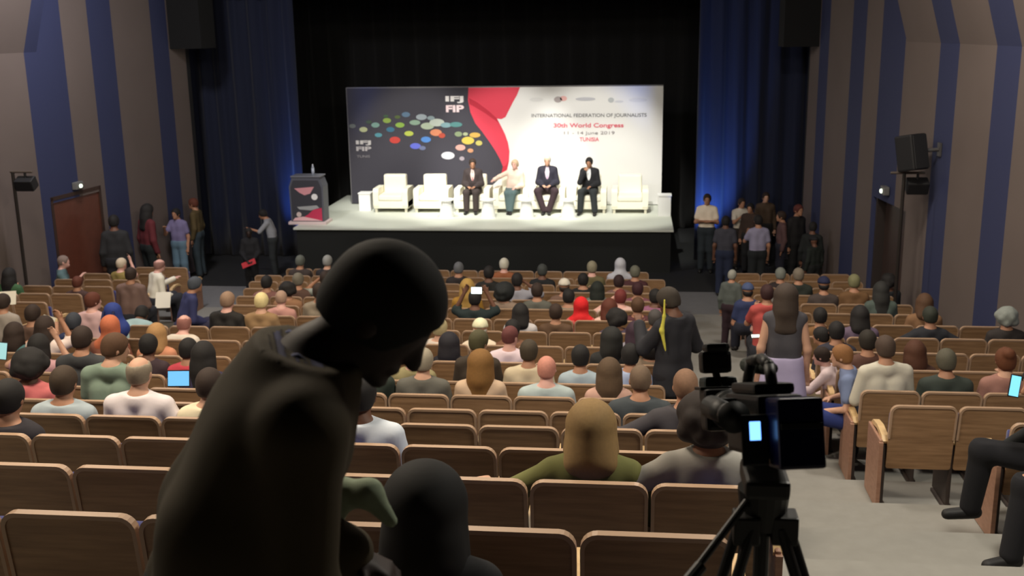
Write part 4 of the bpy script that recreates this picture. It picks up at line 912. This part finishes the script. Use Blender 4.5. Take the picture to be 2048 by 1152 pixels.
# ------------------------------------------------------------------ video camera on its tripod, nearest the lens
vc = empty('video_camera', (3.512, 2.36, 4.548), radians(10)); vc.rotation_euler[0] = radians(-18); tag(vc, 'black shoulder video camera with a small lit screen, on the tripod by the aisle', 'video camera')
bk = mat((14, 15, 16), .45); bk2 = mat((24, 27, 28), .5); navy_reflection = mat((10, 16, 52), .3)  # battery coloured navy to stand for the screen's blue reflection
MB().box(-.05, .055, -.14, .14, .03, .17, .012).box(-.045, .05, -.10, .10, .17, .195, .01).build('body', bk, vc)
bt = MB().box(-.035, .065, -.235, -.142, .015, .165, .008).build('battery', navy_reflection, vc)
MB().box(-.03, .06, -.239, -.235, .10, .112, .001).build('battery_trim', bk2, bt)
MB().cyl((0, .14, .11), (0, .26, .12), .042, .046, 20).cyl((0, .26, .12), (0, .30, .12), .052, .052, 20).build('lens', bk2, vc, True)
MB().box(-.06, .06, .30, .37, .065, .175, .012).box(-.065, .065, .33, .40, .172, .180, .002).build('matte_box', bk, vc)
MB().tube([(0, -.09, .19), (0, -.075, .235), (0, -.02, .250), (0, .07, .245), (0, .11, .19)], .013, 10).build('handle', bk2, vc, True)
m = MB().cyl((.045, .05, .225), (.045, .27, .235), .014, seg=12).cyl((.045, .12, .229), (.045, .27, .235), .019, seg=12); m.build('microphone', mat((40, 46, 40), .8), vc, True)
vf = MB().cyl((-.105, -.10, .13), (-.105, .05, .14), .024, .028, 16).cyl((-.105, -.15, .125), (-.105, -.10, .13), .036, .026, 16).box(-.11, -.04, .03, .07, .13, .16, .006).build('viewfinder', bk2, vc, True)
sc_ = MB().box(-.095, -.036, -.165, -.155, .02, .13, .004).build('side_monitor', bk, vc)
MB().box(-.077, -.053, -.1665, -.165, .075, .115, .001).build('lit_screen', mat((120, 180, 255), .3, emit=2.2), sc_)
# monitor on an arm in front
mo = MB().box(-.050, .032, .36, .41, .215, .275, .012).box(-.042, .024, .34, .40, .27, .295, .012).build('top_monitor', bk, vc)
MB().cyl((-.01, .38, .22), (-.005, .36, .17), .010).build('monitor_arm', bk2, mo)
MB().box(-.045, .045, .36, .44, .135, .205, .012).build('follow_unit', mat((14, 34, 36), .5), vc)
tp = empty('tripod', (3.51, 2.34, ground(2.33))); tag(tp, 'black two-tube tripod carrying the video camera beside the aisle', 'tripod')
H = 4.555-ground(2.33)
MB().cyl((0, 0, H-.14), (0, 0, H-.05), .05, .06, 20).box(-.05, .05, -.07, .07, H-.05, H-.005, .01).build('fluid_head', bk, tp)
MB().cyl((-.03, -.02, H-.06), (-.20, -.22, H-.20), .009).cyl((-.15, -.165, H-.165), (-.21, -.23, H-.21), .015).build('pan_handle', bk2, tp)
for k in range(3):
    a = k*2*pi/3+radians(215); c, s_ = cos(a), sin(a); lm = MB()
    for q in (-.022, .022):
        o = Vector((-s_*q, c*q, 0)); lm.cyl(Vector((.05*c, .05*s_, H-.13))+o, Vector((.36*c, .36*s_, .45))+o*1.1, .013)
    lm.cyl((.33*c, .33*s_, .52), (.50*c, .50*s_, .03), .014).box(.05*c-.03, .05*c+.03, .05*s_-.03, .05*s_+.03, H-.17, H-.10, .006).build('leg', bk, tp)
MB().cyl((0, 0, H-.30), (0, 0, H-.13), .018).build('centre_column', bk2, tp)

# ------------------------------------------------------------------ things people hold or carry
def lit(name, px, py, y, w_, h_, rz_, tilt, lab, c=(150, 205, 240), e=3., roll=0):
    p = at(px, py, y); t = empty(name, p); t.rotation_euler = (radians(tilt), radians(roll), rz_); tag(t, lab, 'tablet' if name == 'tablet' else 'phone')
    MB().box(-w_/2, w_/2, 0, .009, -h_/2, h_/2, .003).build('case', bk, t)
    MB().box(-w_/2+.006, w_/2-.006, -.001, 0, -h_/2+.008, h_/2-.008).build('screen', mat(c, .3, emit=e), t); return t
lit('tablet', 357, 757, 7.30, .17, .125, .1, -15, 'tablet with a bright blue-white screen held up in the left part of the hall', (96, 165, 215), .9)
lit('phone', 953, 581, 13.5, .15, .10, .0, -10, 'small very bright phone screen held above the centre front rows', (226, 250, 245), 2.2)
lit('phone', 2030, 772, 8.05, .085, .17, .1, -15, 'tilted phone with a pale blue screen at the right picture edge', (120, 205, 235), 1.0, 12)
lit('phone', 4, 702, 9.6, .10, .18, .2, -10, 'phone with a pale teal screen cut by the left picture edge', (150, 200, 205), .7, 8)
lit('phone', 1511, 672, 11.3, .10, .05, .2, -40, 'small white-lit phone left of the long-haired standing person', (250, 248, 235), 1.4)
def sheet(px, py, y, w_, h_, rz_, tilt, lab, c=(228, 222, 205), roll=0):
    o = MB().box(-w_/2, w_/2, 0, .006, -h_/2, h_/2).build('paper_sheets', mat(c, .8)); o.location = at(px, py, y); o.rotation_euler = (radians(tilt), radians(roll), rz_); tag(o, lab, 'papers')
sheet(326, 600, 17.6, .26, .30, .2, -35, 'sheaf of white papers on the lap of the bald person by the left aisle')
sheet(94, 652, 11.5, .17, .24, -.2, -20, 'white folded papers held up near the purple scarf, left side', roll=10)
sheet(14, 596, 13.9, .24, .20, .3, -30, 'white papers held by the person at the far left edge')
fo = MB().box(-.16, .16, 0, .02, -.06, .06, .004).build('folder', mat((196, 52, 62), .6)); fo.location = at(497, 527, 21.45); fo.rotation_euler = (radians(-20), radians(-22), 0); tag(fo, 'red folder held by the person in black in the left aisle', 'folder')
V = Vol().limb((0, 0, 0), (0, 0, .26), .13, .10, .05).limb((-.08, 0, .05), (.08, 0, .05), .10, .10, .05); o = link('backpack', V.mesh('backpack', .02), mat((38, 58, 130), .8, .1, 20)); q = at(230, 665, 11.35); o.location = q; tag(o, 'blue backpack beside the person bending forward, left side', 'bag')
for sx in (-.06, .06): MB().tube([(sx, -.10, .28), (sx, -.15, .2), (sx, -.14, .05)], .014, 6).build('strap', mat((24, 34, 80), .8), o)
V = Vol().chain([(0, 0, .50), (.0, 0, .34), (-.02, .0, .2), (.02, 0, .0)], [.008, .014, .022, .010], .02); o = link('scarf', V.mesh('scarf', .012), mat((214, 206, 84), .8)); o.location = at(1327, 702, 9.75); tag(o, 'yellow scarf hanging at the arm of the standing black-suited person', 'scarf')
V = Vol().chain([(-.10, 0, .02), (-.03, .01, .05), (.04, 0, .06), (.09, -.01, .0)], [.022, .035, .03, .015], .02).chain([(-.03, .01, .05), (-.06, 0, -.03), (-.12, -.01, -.08)], [.03, .03, .015], .02)
o = link('scarf', V.mesh('scarf', .007), mat((150, 164, 138), .85, .2, 40)); o.location = at(705, 1035, 2.16); tag(o, 'crumpled pale green scarf under the hands of the leaning man', 'scarf')


V = Vol(); n = man['nk']; Rc = man['Rc']
V.chain([n+Rc@np.array(q) for q in ((.075, -.045, -.005), (.092, .015, -.025), (.075, .085, -.075), (.035, .125, -.18))], [.012]*4, .01)
V.chain([n+Rc@np.array(q) for q in ((-.075, -.045, -.005), (-.092, .015, -.025), (-.075, .085, -.075), (-.035, .125, -.18))], [.012]*4, .01)
link('shirt_collar', V.mesh('shirt_collar', .006), mat((92, 98, 142), .8), man['obj'])
